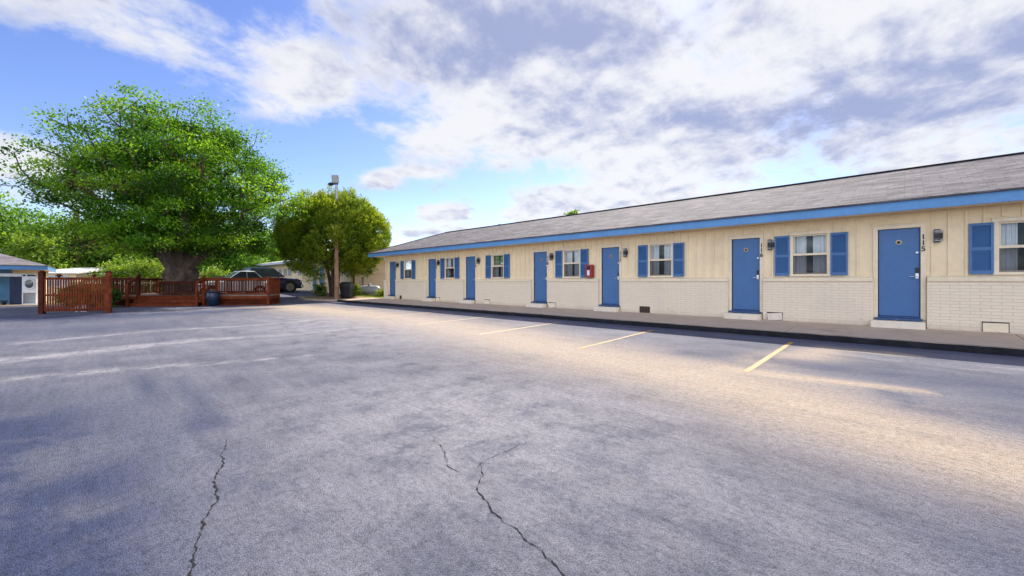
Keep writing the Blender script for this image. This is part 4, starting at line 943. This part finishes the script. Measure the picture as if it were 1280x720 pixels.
# white picket fence behind the deck
pf = thing('picket_fence', 'weathered pale picket fence seen through the rails behind the deck', 'fence', (-1, 40, 0))
b = MB(); p0, p1 = Vector((-1.2, 41.0, 0)), Vector((7.2, 36.2, 0)); n = 44
for i in range(n):
    q = p0.lerp(p1, (i + .5) / n); h = 1.42 + random.uniform(-.05, .04)
    b.bar(q + Vector((0, 0, .05)), q + Vector((0, 0, h)), .10, .02)
b.build('pickets', 'picket', pf)
b = MB()
for z in (.45, 1.15): b.bar(p0 + Vector((.03, .05, z)), p1 + Vector((.03, .05, z)), .04, .09)
b.build('rail', 'picket', pf)

# ------------------------------------------------------------------ pole, bin, tank
px_, py_ = 11.2, 26.6; pz = float(island_z(px_, py_))
pole = thing('light_pole', 'wooden pole with a floodlight and camera on top, in front of the round tree', 'light pole', (px_, py_, pz))
b = MB(); pts = [(px_ + .01 * math.sin(i), py_ + .012 * math.cos(i * 1.3), pz - .1 + i * .55) for i in range(13)]; b.tube(pts, [.15 - .0045 * i for i in range(13)], 12); b.build('shaft', 'pole', pole, smooth=True)
top = pz + 6.5
b = MB(); b.tube([(px_, py_, top - .35), (px_, py_, top + 1.05)], [.085, .075], 12); b.build('steel_mast', 'galv', pole, smooth=True)
T = Matrix.Translation((px_, py_, top + 1.32)) @ Matrix.Rotation(R(-136.1 + 8), 4, 'Z')     # faces the lot
T2 = T @ Matrix.Rotation(R(14), 4, 'Y')
b = MB(); b.box(-.02, .16, -.27, .17, -.27, .24, T2); fh = b.build('floodlight', 'galv', pole, bevel=0.015)
b = MB(); b.box(.161, .172, -.23, .13, -.22, .19, T2); b.build('lens', 'lampglass', fh)
b = MB(); b.box(-.05, .08, -.22, .10, -.38, -.28, T); b.build('bracket', 'black', pole, bevel=0.01)
def pl_(x, y, z): return tuple(T @ Vector((x, y, z)))
b = MB(); b.tube([pl_(.02, -.12, -.36), pl_(.02, -.32, -.42)], .035, 8); b.tube([pl_(.12, -.44, -.40), pl_(.02, -.32, -.36), pl_(-.1, -.28, -.34)], [.10, .115, .09], 12); cm = b.build('security_camera', 'black', pole, smooth=True)
b = MB(); b.tube([pl_(.125, -.443, -.4), pl_(.135, -.452, -.4)], [.085, .075], 12); b.build('camera_glass', 'carglass', cm)
b = MB(); b.tube([pl_(.02, -.3, -.45), pl_(.02, -.32, -.72), pl_(.02, -.24, -.95), pl_(.02, -.08, -1.0)], .022, 8); b.build('cable_conduit', 'galv', pole, smooth=True)

bx, by = 12.05, 27.0; bz = float(island_z(bx, by))
T = Matrix.Translation((bx, by, bz)) @ Matrix.Rotation(R(44), 4, 'Z')
bn_ = thing('trash_bin', 'charcoal square trash bin with hooded lid beside the wooden pole', 'trash bin', (bx, by, bz))
def ring(T, hx, hy, z): return [tuple(T @ Vector(p)) for p in ((-hx, -hy, z), (hx, -hy, z), (hx, hy, z), (-hx, hy, z))]
b = MB(); b.loft([ring(T, .28, .28, .02), ring(T, .34, .34, .66), ring(T, .36, .36, .665), ring(T, .36, .36, .72)]); b.build('bin_body', 'bin', bn_, bevel=0.02)
b = MB(); b.loft([ring(T, .355, .355, .725), ring(T, .355, .355, .95), ring(T, .26, .26, 1.06)]); ld = b.build('lid', 'bin', bn_, bevel=0.02)
b = MB(); b.box(-.36, -.35, -.2, .2, .78, .92, T); b.build('flap', 'black', ld)

tx, ty = 14.55, 28.7; tz = float(island_z(tx, ty))
tk = thing('propane_tank', 'silver horizontal gas tank lying on short legs by the end of the motel', 'gas tank', (tx, ty, tz))
T = Matrix.Translation((tx, ty, tz + .42)) @ Matrix.Rotation(R(-62), 4, 'Z')
q = MB(); q.lathe((0, 0, 0), [(0.02, -.86), (.16, -.83), (.26, -.74), (.305, -.6), (.305, .6), (.26, .74), (.16, .83), (.02, .86)], 24, 'x'); b = MB(); b.add([tuple(T @ Vector(v)) for v in q.v], q.f); b.build('tank_shell', 'tank', tk, smooth=True)
for x in (-.5, .5):
    for y in (-.16, .16):
        b = MB(); b.box(x - .06, x + .06, y - .03, y + .03, -.45, -.22, T); b.build('leg', 'galv', tk)
b = MB(); q = MB(); q.lathe((0, 0, .28), [(.12, 0), (.12, .12), (.09, .16), (.02, .17)], 14); b.add([tuple(T @ Vector(v)) for v in q.v], q.f); b.build('valve_cover', 'galv', tk, smooth=True)
b = MB(); q = MB(); q.lathe((0, 0, 0), [(.10, .80), (.13, .845), (.10, .87), (.02, .88)], 14, 'x'); b.add([tuple(T @ Vector(v)) for v in q.v], q.f); b.build('end_cap', 'tank', tk, smooth=True)

# ------------------------------------------------------------------ vehicles
def vehicle(name, label, cat, loc, rz, paint, L_, W, prof, belt, roofz, gh, wheels, wr, pillars, bed=None):
    """prof: (x, z_top, half width factor); gh: greenhouse x stations (front base, front top, rear top, rear base)"""
    t = thing(name, label, cat, loc, rz); h = W / 2
    def V(nm, mb, m, parent=t, **k): return mb.build(nm, m, parent, world=False, **k)
    b = MB(); rings = []
    for x, z, f in prof:
        wv = h * f; zb = 0.34
        rings.append([(x, -wv * .9, zb), (x, -wv * .985, zb + .18), (x, -wv, zb + (z - zb) * .62), (x, -wv * .975, z - .07), (x, -wv * .9, z), (x, wv * .9, z), (x, wv * .975, z - .07), (x, wv, zb + (z - zb) * .62), (x, wv * .985, zb + .18), (x, wv * .9, zb)])
    b.loft(rings); body = V('body', b, paint, smooth=True)
    fb, ft, rt, rb = gh; g0, g1 = h * .93, h * .76
    b = MB(); b.loft([[(fb, -g0, belt - .03), (fb, -g0, belt), (fb, g0, belt), (fb, g0, belt - .03)], [(ft, -g0, belt - .03), (ft, -g1, roofz - .03), (ft, g1, roofz - .03), (ft, g0, belt - .03)],
                      [(rt, -g0, belt - .03), (rt, -g1, roofz - .03), (rt, g1, roofz - .03), (rt, g0, belt - .03)], [(rb, -g0, belt - .03), (rb, -g0, belt), (rb, g0, belt), (rb, g0, belt - .03)]]); V('window_glass', b, 'carglass')
    b = MB(); mx = (ft + rt) / 2
    b.loft([[(ft + .06, -g1 - .01, roofz - .06), (ft + .03, -g1 + .06, roofz - .005), (ft + .03, g1 - .06, roofz - .005), (ft + .06, g1 + .01, roofz - .06)], [(mx, -g1 - .015, roofz - .045), (mx, -g1 + .06, roofz + .02), (mx, g1 - .06, roofz + .02), (mx, g1 + .015, roofz - .045)],
            [(rt - .06, -g1 - .01, roofz - .06), (rt - .03, -g1 + .06, roofz - .005), (rt - .03, g1 - .06, roofz - .005), (rt - .06, g1 + .01, roofz - .06)]]); V('roof', b, paint, smooth=True)
    for sg in (-1, 1):
        for (xa, xb, wd) in pillars + [(fb - .02, ft, .09), (rb + .02, rt, .11)]:
            b = MB(); b.bar((xa, sg * (g0 + .005), belt - .02), (xb, sg * (g1 + .008), roofz - .03), wd, .03)
            # orient the wide side along x
            V('pillar', b, paint)
        b = MB(); b.box(fb - .55, fb - .30, sg * (h + .02), sg * (h + .2), belt + .02, belt + .2); V('mirror', b, paint, bevel=0.04)
        for xh in (ft - .75, rt + .75) if bed is None else (ft - .85, rt + .12):
            b = MB(); b.box(xh - .1, xh + .1, sg * (h * .985), sg * (h + .025), belt - .2, belt - .16); V('door_handle', b, 'chrome')
        x = prof[-1][0]
        b = MB(); b.box(x - .34, x - .015, sg * h * .60, sg * h * .93, prof[-2][1] - .26, prof[-2][1] - .06); V('headlight', b, 'lampglass', bevel=0.03)
        x = prof[0][0]; b = MB(); b.box(x + .0, x + .2, sg * h * .72, sg * h * .985, belt - .35, belt - .06); V('tail_light', b, 'redlens', bevel=0.02)
    for xw in wheels:
        for sg in (-1, 1):
            y = sg * (h - .10)
            b = MB(); b.lathe((xw, y, wr), [(wr * .64, -.12), (wr * .93, -.125), (wr, -.08), (wr, .08), (wr * .93, .125), (wr * .64, .12)], 28, 'y'); wo = V('wheel', b, 'tyre', smooth=True)
            b = MB(); yo = y + sg * .10
            b.lathe((xw, yo, wr), [(wr * .18, -.02), (wr * .18, .02)], 14, 'y'); b.lathe((xw, yo, wr), [(wr * .57, -.03), (wr * .66, -.03), (wr * .66, .03), (wr * .57, .03), (wr * .57, -.03)], 28, 'y')
            for k in range(6):
                a = k * math.pi / 3; b.bar((xw + math.cos(a) * wr * .1, yo, wr + math.sin(a) * wr * .1), (xw + math.cos(a) * wr * .6, yo, wr + math.sin(a) * wr * .6), .05, wr * .17)
            V('rim', b, 'rim', wo)
            b = MB(); b.lathe((xw, sg * (h * .965), wr + .02), [(wr * 1.16, -.035), (wr * 1.16, .035)], 28, 'y'); V('wheel_arch', b, 'tyre')
    x = prof[-1][0]
    b = MB(); b.box(x - .12, x + .09, -h * .96, h * .96, .42, .66); V('bumper', b, 'chrome' if bed is not None else paint, bevel=0.05)
    b = MB(); b.box(x - .05, x + .02, -h * .56, h * .56, .70, prof[-2][1] - .08); V('grille', b, 'black', bevel=0.02)
    x = prof[0][0]; b = MB(); b.box(x - .09, x + .12, -h * .95, h * .95, .45, .68); V('bumper', b, 'chrome' if bed is not None else paint, bevel=0.05)
    if bed: b = MB(); b.box(bed[0], bed[1], -h * .78, h * .78, belt - .01, belt + .012); V('bed_cover', b, 'black')
    return t
yv = 37.6
vehicle('pickup_truck', 'dark navy pickup truck with its front end showing past the deck railing', 'pickup truck', (9.55, 37.4, float(hgt(9.55, 37.4)) - .02), 0.04, 'navycar', 5.9, 2.0,
        [(-2.95, 1.25, .95), (-2.6, 1.27, .99), (-.9, 1.27, 1), (1.25, 1.24, 1), (1.6, 1.22, .99), (2.6, 1.13, .97), (2.86, 1.02, .93), (2.95, .84, .88)], 1.30, 2.0, (1.6, .80, -.85, -1.05), (-1.85, 1.95), .46, [(-.05, -.03, .1)], bed=(-2.85, -1.1))
vehicle('white_car', 'white car parked behind the deck railing, only its roof and windows showing', 'car', (7.2, 34.5, float(hgt(7.2, 34.5)) - .02), math.pi + 0.04, 'whitecar', 4.7, 1.9,
        [(-2.3, 1.0, .92), (-2.2, 1.14, .97), (-1, 1.16, 1), (1.1, 1.10, 1), (1.9, 1.0, .97), (2.25, .88, .92), (2.35, .7, .86)], 1.13, 1.83, (.75, -.25, -1.1, -1.8), (-1.4, 1.45), .36, [(-.62, -.6, .09)])

# ------------------------------------------------------------------ trees
def leaf_mesh(name, C, D, Ln, Wd, tone, m, parent):
    """one folded leaf per centre: C centres, D growth directions, Ln/Wd sizes"""
    N = len(C); D = D / (np.linalg.norm(D, axis=1, keepdims=True) + 1e-9)
    A = rng.normal(size=(N, 3)) * .55; A[:, 2] += 1.0
    S = np.cross(D, A); S /= (np.linalg.norm(S, axis=1, keepdims=True) + 1e-9)
    U = np.cross(S, D)
    Ln = np.broadcast_to(Ln, N)[:, None]; Wd = np.broadcast_to(Wd, N)[:, None]
    v = np.empty((N, 4, 3)); v[:, 0] = C; v[:, 1] = C + D * Ln * .45 + S * Wd * .5 + U * Wd * .12; v[:, 2] = C + D * Ln; v[:, 3] = C + D * Ln * .45 - S * Wd * .5 + U * Wd * .12
    if parent is not None and parent in XF:
        inv = np.array(XF[parent].inverted()); v = v @ inv[:3, :3].T + inv[:3, 3]
    me = bpy.data.meshes.new(name); me.vertices.add(N * 4); me.vertices.foreach_set('co', v.astype(np.float32).ravel())
    me.loops.add(N * 4); me.loops.foreach_set('vertex_index', np.arange(N * 4, dtype=np.int32)); me.polygons.add(N)
    me.polygons.foreach_set('loop_start', np.arange(0, N * 4, 4, dtype=np.int32)); me.update(calc_edges=True)
    a = me.attributes.new('tone', 'FLOAT', 'FACE'); a.data.foreach_set('value', tone.astype(np.float32))
    me.materials.append(M[m]); o = bpy.data.objects.new(name, me); col.objects.link(o)
    if parent is not None:
        o.parent = parent; XF[o] = XF[parent]
    return o

def skeleton(roots, targets, rmin=0.012, gamma=2.3, wig=0.06, rscale=1.0):
    """grow limbs from root points to every target: nearest already-grown node, radii by the pipe rule"""
    nodes = [np.array(r[0], float) for r in roots]; par = [-1 if r[1] is None else r[1] for r in roots]
    root_d = np.array(roots[0][0], float)
    order = np.argsort([np.linalg.norm(t - root_d) for t in targets]); ends = []
    dist = [np.linalg.norm(n - root_d) for n in nodes]
    for ti in order:
        t = targets[ti]; NA = np.array(nodes); d = np.linalg.norm(NA - t, axis=1)
        dd = d + 0.35 * np.array(dist)                      # favour short total paths
        j = int(np.argmin(dd)); a = nodes[j]; L_ = np.linalg.norm(t - a); n = max(1, int(L_ / 0.55)); prev = j
        for k in range(1, n + 1):
            f = k / n; q = a + (t - a) * f + rng.normal(size=3) * wig * (1 if k < n else 0) * min(1.0, L_)
            q[2] += 0.10 * L_ * math.sin(math.pi * f) * .6
            nodes.append(q); par.append(prev); dist.append(dist[prev] + np.linalg.norm(q - nodes[prev])); prev = len(nodes) - 1
        ends.append(prev)
    N = len(nodes); w_ = np.zeros(N)
    for e in ends: w_[e] += 1
    ch = [[] for _ in range(N)]
    for i in range(N - 1, -1, -1):
        if par[i] >= 0: w_[par[i]] += max(w_[i], .0)
    for i in range(N):
        if par[i] >= 0: ch[par[i]].append(i)
    r = rmin * rscale * np.maximum(w_, 1) ** (1 / gamma)
    return nodes, par, ch, r
def limb_mesh(nodes, par, ch, r, sides=6):
    b = MB(); starts = [(i, None) for i in range(len(nodes)) if par[i] < 0]; stack = starts[:]
    while stack:
        i, p = stack.pop(); path = [i] if p is None else [p, i]
        while ch[path[-1]]:
            c = sorted(ch[path[-1]], key=lambda k: -r[k])
            for k in c[1:]: stack.append((k, path[-1]))
            path.append(c[0])
        if len(path) > 1:
            rr = [r[k] for k in path]
            if p is not None: rr[0] = r[path[1]]
            b.tube([nodes[k] for k in path], rr, sides if max(rr) > .05 else 4, cap=False)
    return b

def clusters_to_leaves(cl, per, spread, flat, Ln, jitter_up=0.15, core=None, out=0.6):
    C = np.repeat(cl, per, axis=0); N = len(C)
    off = rng.normal(size=(N, 3)) * np.array([spread, spread, spread * flat]) * np.repeat(rng.uniform(.55, 1.2, len(cl)), per)[:, None]
    P_ = C + off
    D = off / (np.linalg.norm(off, axis=1, keepdims=True) + 1e-6) * out + rng.normal(size=(N, 3)) * .6
    D[:, 2] += jitter_up
    return P_, D

def noise_dir(d, seed, k=3.0):
    s = np.random.default_rng(seed); A = s.normal(size=(9, 3)) * k; ph = s.uniform(0, 6.28, 9)
    return np.sin(d @ A.T + ph).mean(1) * 1.6

# the big old tree
TX, TY = 3.50, 28.75
bt = thing('big_tree', 'huge spreading broadleaf tree with a thick gnarled trunk rising through the deck', 'tree', (TX, TY, 0))
b = MB(); rings = []
for i in range(15):
    z = -0.1 + i * 0.17; f = i / 14; rr = (0.74 - 0.12 * math.sin(min(f, .75) / .75 * 2.6) + 0.10 * f + 0.16 * math.exp(-i * .9)) * (1 - max(0, f - .72) ** 1.3 * 2.4)
    ring_ = []
    for k in range(28):
        a = 2 * math.pi * k / 28; lump = 0.09 * math.sin(3 * a + z * 1.5) + 0.07 * math.sin(5 * a - z * 3.1 + 1) + 0.05 * math.sin(9 * a + z * 5) + .03 * random.uniform(-1, 1)
        ring_.append((TX + math.cos(a) * (rr + lump), TY + math.sin(a) * (rr + lump), z))
    rings.append(ring_)
b.loft(rings); b.build('trunk', 'bark', bt, smooth=True)
CC = np.array([3.5, 29.0, 6.25])
def crown_pts(n):
    out = []
    Rr = np.array([cam_right.x, cam_right.y, 0]); Ff = np.array([cam_fwd.x, cam_fwd.y, 0])
    while len(out) < n:
        d = rng.normal(size=3); d /= np.linalg.norm(d)
        rad = rng.random() ** 0.36
        nz = 1 + 0.20 * noise_dir(d[None], 5, 3.0)[0]
        lat = 5.0; up = 3.95 if d[2] > 0 else 4.0
        p = np.array([d[0] * lat, d[1] * lat, d[2] * up]) * rad * nz
        if p[2] < -4.1: continue
        q = CC + p
        if q[2] < 3.2 and math.hypot(q[0] - TX, q[1] - TY) < 1.25: continue
        out.append(q)
    return np.array(out)
cam_fwd = Vector((math.cos(R(43.9)), math.sin(R(43.9)), 0)); cam_right = Vector((math.sin(R(43.9)), -math.cos(R(43.9)), 0))
tg = crown_pts(360)
lo_ = []
while len(lo_) < 60:
    a = rng.uniform(0, 2 * math.pi); q_ = rng.uniform(1.7, 5.0); zz = rng.uniform(2.7, 4.3)
    lo_.append(np.array([TX - .3 + math.cos(a) * q_, TY + .3 + math.sin(a) * q_, zz + .12 * max(0, q_ - 3)]))
tg = np.vstack([tg, np.array(lo_)])
# long outer sprays that break the outline
ex = []
for i in range(110):
    a = rng.uniform(0, 2 * math.pi); e = rng.uniform(-0.25, 1.25)
    d = np.array([math.cos(a) * math.cos(e), math.sin(a) * math.cos(e), math.sin(e)])
    nz = 1 + 0.16 * noise_dir(d[None], 5, 2.2)[0]
    ex.append(CC + d * np.array([5.0, 5.0, 3.9 if d[2] > 0 else 3.4]) * nz * rng.uniform(1.0, 1.22))
ex = np.array(ex); alltg = np.vstack([tg, ex])
Rv = np.array([cam_right.x, cam_right.y, 0]); Fv = np.array([cam_fwd.x, cam_fwd.y, 0]); T0 = np.array([TX, TY, 1.55])
roots = [(T0, None)]
forks = [(-.75, .1, .9), (.8, .0, .95), (.1, .55, 1.1), (-.1, -.55, 1.15), (.35, -.3, 1.5), (-.35, .3, 1.4)]
for fx_, ff_, fz_ in forks: roots.append((T0 + Rv * fx_ * 1.0 + Fv * ff_ * 1.0 + np.array([0, 0, fz_]), 0))
base = len(roots)
for i, (fx_, ff_, fz_) in enumerate(forks): roots.append((T0 + Rv * fx_ * 2.6 + Fv * ff_ * 2.8 + np.array([0, 0, fz_ * 2.4]), 1 + i))
nodes, par, ch, r = skeleton(roots, alltg, 0.018, 2.1, 0.07)
r[0] = 0.5
for k in range(1, 7): r[k] = .34
for k in range(7, 13): r[k] = max(r[k], .24)
limb_mesh(nodes, par, ch, np.minimum(r, 0.40), 8).build('limbs', 'limb', bt, smooth=True, fix=False)
P1, D1 = clusters_to_leaves(tg, 310, 0.40, 0.48, .2); P2, D2 = clusters_to_leaves(ex, 95, 0.36, 0.45, .2)
PP = np.vstack([P1, P2]); DD = np.vstack([D1, D2])
ctone = np.concatenate([np.repeat(np.clip(rng.normal(.46, .36, len(tg)), .0, .95), 310), np.repeat(rng.normal(.6, .2, len(ex)), 95)])
tone = np.clip(ctone + rng.normal(0, .16, len(PP)), 0, 1.0)
dead = np.concatenate([np.repeat(rng.random(len(tg)) < .035, 310), np.zeros(len(P2), bool)]) & (rng.random(len(PP)) < .6); tone[dead] = 1.3
ok = ~((PP[:, 2] < 2.3) | ((PP[:, 2] < 2.75) & (np.hypot(PP[:, 0] - TX, PP[:, 1] - TY) < 1.3)))
leaf_mesh('crown', PP[ok], DD[ok], rng.uniform(.10, .17, ok.sum()), rng.uniform(.065, .105, ok.sum()), tone[ok], 'leaf', bt)

# the clipped round juniper
JX, JY = 12.2, 29.3; jz = float(island_z(JX, JY))
jt = thing('round_tree', 'dense round topped evergreen tree with several red brown stems behind the pole', 'tree', (JX, JY, jz))
b = MB()
for a, ro in ((0.3, .35), (1.5, .3), (2.6, .42), (3.9, .3), (5.1, .38)):
    pts = [(JX + math.cos(a) * ro * (.5 + .12 * k * k * .35), JY + math.sin(a) * ro * (.5 + .12 * k * k * .35), jz - .1 + k * .5) for k in range(8)]
    b.tube(pts, [.17 - .014 * k for k in range(8)], 8)
b.build('stems', 'redbark', jt, smooth=True)
JC = np.array([JX, JY, 4.45])
K = 330; i_ = np.arange(K) + .5
ph_ = np.arccos(1 - 2 * i_ / K); th_ = math.pi * (1 + 5 ** .5) * i_
d = np.stack([np.cos(th_) * np.sin(ph_), np.sin(th_) * np.sin(ph_), np.cos(ph_)], 1) + rng.normal(size=(K, 3)) * .07
d /= np.linalg.norm(d, axis=1, keepdims=True); d = d[d[:, 2] > -.93]; K = len(d)
nz = 1 + .13 * noise_dir(d, 21, 3.2) + rng.normal(0, .05, K)
cl = JC + d * np.array([3.22, 3.22, 2.58]) * nz[:, None]
nl = 22; csz = rng.uniform(.34, .60, K)
dd = rng.normal(size=(K * nl, 3)); dd /= np.linalg.norm(dd, axis=1, keepdims=True)
dd = np.where(((dd * np.repeat(d, nl, 0)).sum(1) < -.25)[:, None], -dd, dd)
sub = np.repeat(cl, nl, 0) + dd * (np.repeat(csz, nl) * rng.uniform(.75, 1.05, K * nl))[:, None]
ax = dd * .5 + np.repeat(d, nl, 0) * .25 + np.array([0, 0, .55]); ax /= np.linalg.norm(ax, axis=1, keepdims=True)
per = 22; C = np.repeat(sub, per, 0); G = np.repeat(ax, per, 0); s_ = rng.uniform(-.35, .5, len(C))
P_ = C + G * (s_ * .42)[:, None] + rng.normal(size=(len(C), 3)) * (.075 * (1 - .8 * np.clip(s_ * 2, 0, 1)))[:, None]
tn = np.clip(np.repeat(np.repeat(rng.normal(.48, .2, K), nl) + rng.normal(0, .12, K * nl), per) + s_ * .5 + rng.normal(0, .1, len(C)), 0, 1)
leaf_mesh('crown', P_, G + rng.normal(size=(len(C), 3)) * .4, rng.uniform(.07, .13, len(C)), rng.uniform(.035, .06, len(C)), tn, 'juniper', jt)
# inner foliage
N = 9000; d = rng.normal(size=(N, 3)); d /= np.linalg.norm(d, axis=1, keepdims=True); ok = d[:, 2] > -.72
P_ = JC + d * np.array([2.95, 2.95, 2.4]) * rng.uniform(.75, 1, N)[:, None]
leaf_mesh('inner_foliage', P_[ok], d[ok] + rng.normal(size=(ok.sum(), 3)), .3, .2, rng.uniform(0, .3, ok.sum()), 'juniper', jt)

def bg_tree(label, x, y, h, rad, m, seed, zlow=0.25, ncl=150, per=60, leaf=.3, name='leafy_tree', cat='tree', group='trees behind the deck and outbuildings', trunk_r=.2):
    t = thing(name, label, cat, (x, y, -.03), 0, group)
    nb = np.random.default_rng(seed); cz = h * (1 + zlow) / 2; hz = h * (1 - zlow) / 2
    d = nb.normal(size=(ncl, 3)); d /= np.linalg.norm(d, axis=1, keepdims=True)
    nzz = 1 + .2 * noise_dir(d, seed, 2.5); rd = nb.random(ncl) ** .4
    cl = np.array([x, y, cz]) + d * np.array([rad, rad, hz]) * (nzz * rd)[:, None]
    nd, pa, chh, rr = skeleton([((x, y, 0), None), ((x + .1, y, h * zlow * .8), 0)], cl[: ncl // 2], .02, 2.2, .08)
    rr = np.minimum(rr, trunk_r); rr[0] = trunk_r
    limb_mesh(nd, pa, chh, rr, 6).build('trunk', 'limb', t, smooth=True, fix=False)
    P_, D_ = clusters_to_leaves(cl, per, rad * .17, .65, leaf)
    tn = np.clip(np.repeat(nb.normal(.5, .25, ncl), per) + rng.normal(0, .15, len(P_)), 0, 1)
    keep = P_[:, 2] > .05
    leaf_mesh('crown', P_[keep], D_[keep], rng.uniform(.7, 1.2, keep.sum()) * leaf, rng.uniform(.7, 1.2, keep.sum()) * leaf * .6, tn[keep], m, t)
    return t
def at(px, t):
    u = (px - 640) / 510.0; return (t * (0.72055 + 0.69340 * u), t * (0.69340 - 0.72055 * u))
BT = [('tallest dense green tree at the far left edge, above the laundry roof', -8.1, 71.8, 11.0, 4.6, 'bgleaf', .1),
      ('dense green tree just right of the tallest one, over the laundry building', -4.2, 73.6, 9.6, 4.4, 'bgleaf', .1),
      ('bright yellow green tree over the low pale roofed outbuilding', -2.6, 66.5, 7.0, 3.6, 'bush', .08),
      ('bright green tree right behind the brown utility pole', 0.6, 68.0, 6.6, 3.6, 'bgleaf', .08),
      ('dark green tree seen below the crown of the big tree', 3.2, 69.3, 8.0, 4.4, 'bgdark', .12),
      ('dark green tree seen right beside the big trunk on its left', 6.6, 66.0, 8.0, 4.2, 'bgdark', .1),
      ('leafy green tree seen right of the big trunk over the steps post', 9.4, 60.7, 8.4, 4.2, 'bgdark', .08),
      ('bright leafy tree above the windows of the white car', 10.9, 55.5, 8.0, 3.6, 'bgleaf', .08),
      ('bright leafy tree above the navy pickup truck, left of the wing roof', 14.0, 59.5, 8.0, 3.8, 'bgleaf', .1),
      ('green tree rising behind the roof of the rear wing', 18.5, 64.4, 9.0, 4.2, 'bgdark', .15)]
for i, (lb_, x, y, h, rad, m, zl) in enumerate(BT): bg_tree(lb_, x, y, h, rad, m, 100 + i, zl, 150, 64, .34)
bg_tree('rounded yellow green shrub behind the deck rails, nearer the left fence post', 2.0, 50.0, 3.25, 1.75, 'bush', 130, .02, 90, 60, .2, 'shrub', 'shrub', 'yellow green shrubs behind the deck', .06)
bg_tree('rounded yellow green shrub behind the deck rails, nearer the big trunk', 4.0, 48.2, 3.45, 1.9, 'bush', 131, .02, 90, 60, .2, 'shrub', 'shrub', 'yellow green shrubs behind the deck', .06)
bg_tree('small pale green shrub between the big trunk and the white car', 8.2, 46.5, 2.7, 1.5, 'bush', 132, .02, 70, 50, .2, 'shrub', 'shrub', 'yellow green shrubs behind the deck', .06)
bg_tree('leafy tree top just showing over the ridge of the long motel roof', 21.3, 15.3, 5.75, .6, 'bgleaf', 133, .6, 40, 40, .2, group=None, trunk_r=.08)
# low evergreen growth round the stems of the juniper
for i, (x, y, h, rd) in enumerate([(11.25, 29.3, 1.15, .42), (13.5, 29.0, 1.0, .6), (14.9, 27.4, .5, .5)]):
    bg_tree(['dark rounded shrub left of the round tree stems', 'dark low shrub behind the trash bin', 'thin weedy shrub near the gas tank'][i], x, y, h + .1, rd, 'juniper', 140 + i, .05, 40, 40, .11, 'low_shrub', 'shrub', None, .03)
for i, (x, y, h, rd) in enumerate([(-.40, 28.2, 1.2, .55), (.10, 27.9, 1.2, .55), (.60, 27.4, 1.15, .5)]):
    bg_tree(['leftmost dark shrub behind the slatted fence', 'middle dark shrub behind the slatted fence', 'rightmost dark shrub behind the slatted fence, next to the deck'][i], x, y, h, rd, 'bgdark', 150 + i, .03, 60, 50, .12, 'low_shrub', 'shrub', 'dark shrubs behind the slatted fence', .03)
up = thing('utility_pole', 'brown wooden utility pole standing between the trees behind the low outbuildings', 'utility pole', (-0.80, 66.0, -.05))
b = MB(); b.tube([(-.80, 66, -.3), (-.80, 66, 4), (-.78, 66, 9.3)], [.19, .17, .14], 10); b.build('shaft', 'pole', up, smooth=True)
b = MB(); b.bar((-1.8, 66.2, 8.9), (.2, 65.8, 8.9), .1, .12); b.build('crossarm', 'pole', up)
# thin grass tufts on the dirt island
N = 9000; gx = rng.uniform(13.2, 19.5, N); gy = rng.uniform(25.4, 30.8, N); k = noise_dir(np.stack([gx, gy, gx * 0], 1), 60, 1.3) > -.1; gx, gy = gx[k], gy[k]
gz = island_z(gx, gy)
go = leaf_mesh('grass', np.stack([gx, gy, gz], 1), np.stack([rng.normal(0, .35, len(gx)), rng.normal(0, .35, len(gx)), np.ones(len(gx))], 1), rng.uniform(.05, .13, len(gx)), .014, rng.random(len(gx)), 'bush', None)
go['kind'] = 'stuff'; go['label'] = 'thin patchy grass on the dirt by the gas tank'; go['category'] = 'grass'
for o in sc.objects:
    if o.type in {'CAMERA', 'LIGHT'}: o['kind'] = 'helper'
for o in sc.objects:                                   # only top-level things carry a category
    if o.parent is not None and 'category' in o: del o['category']
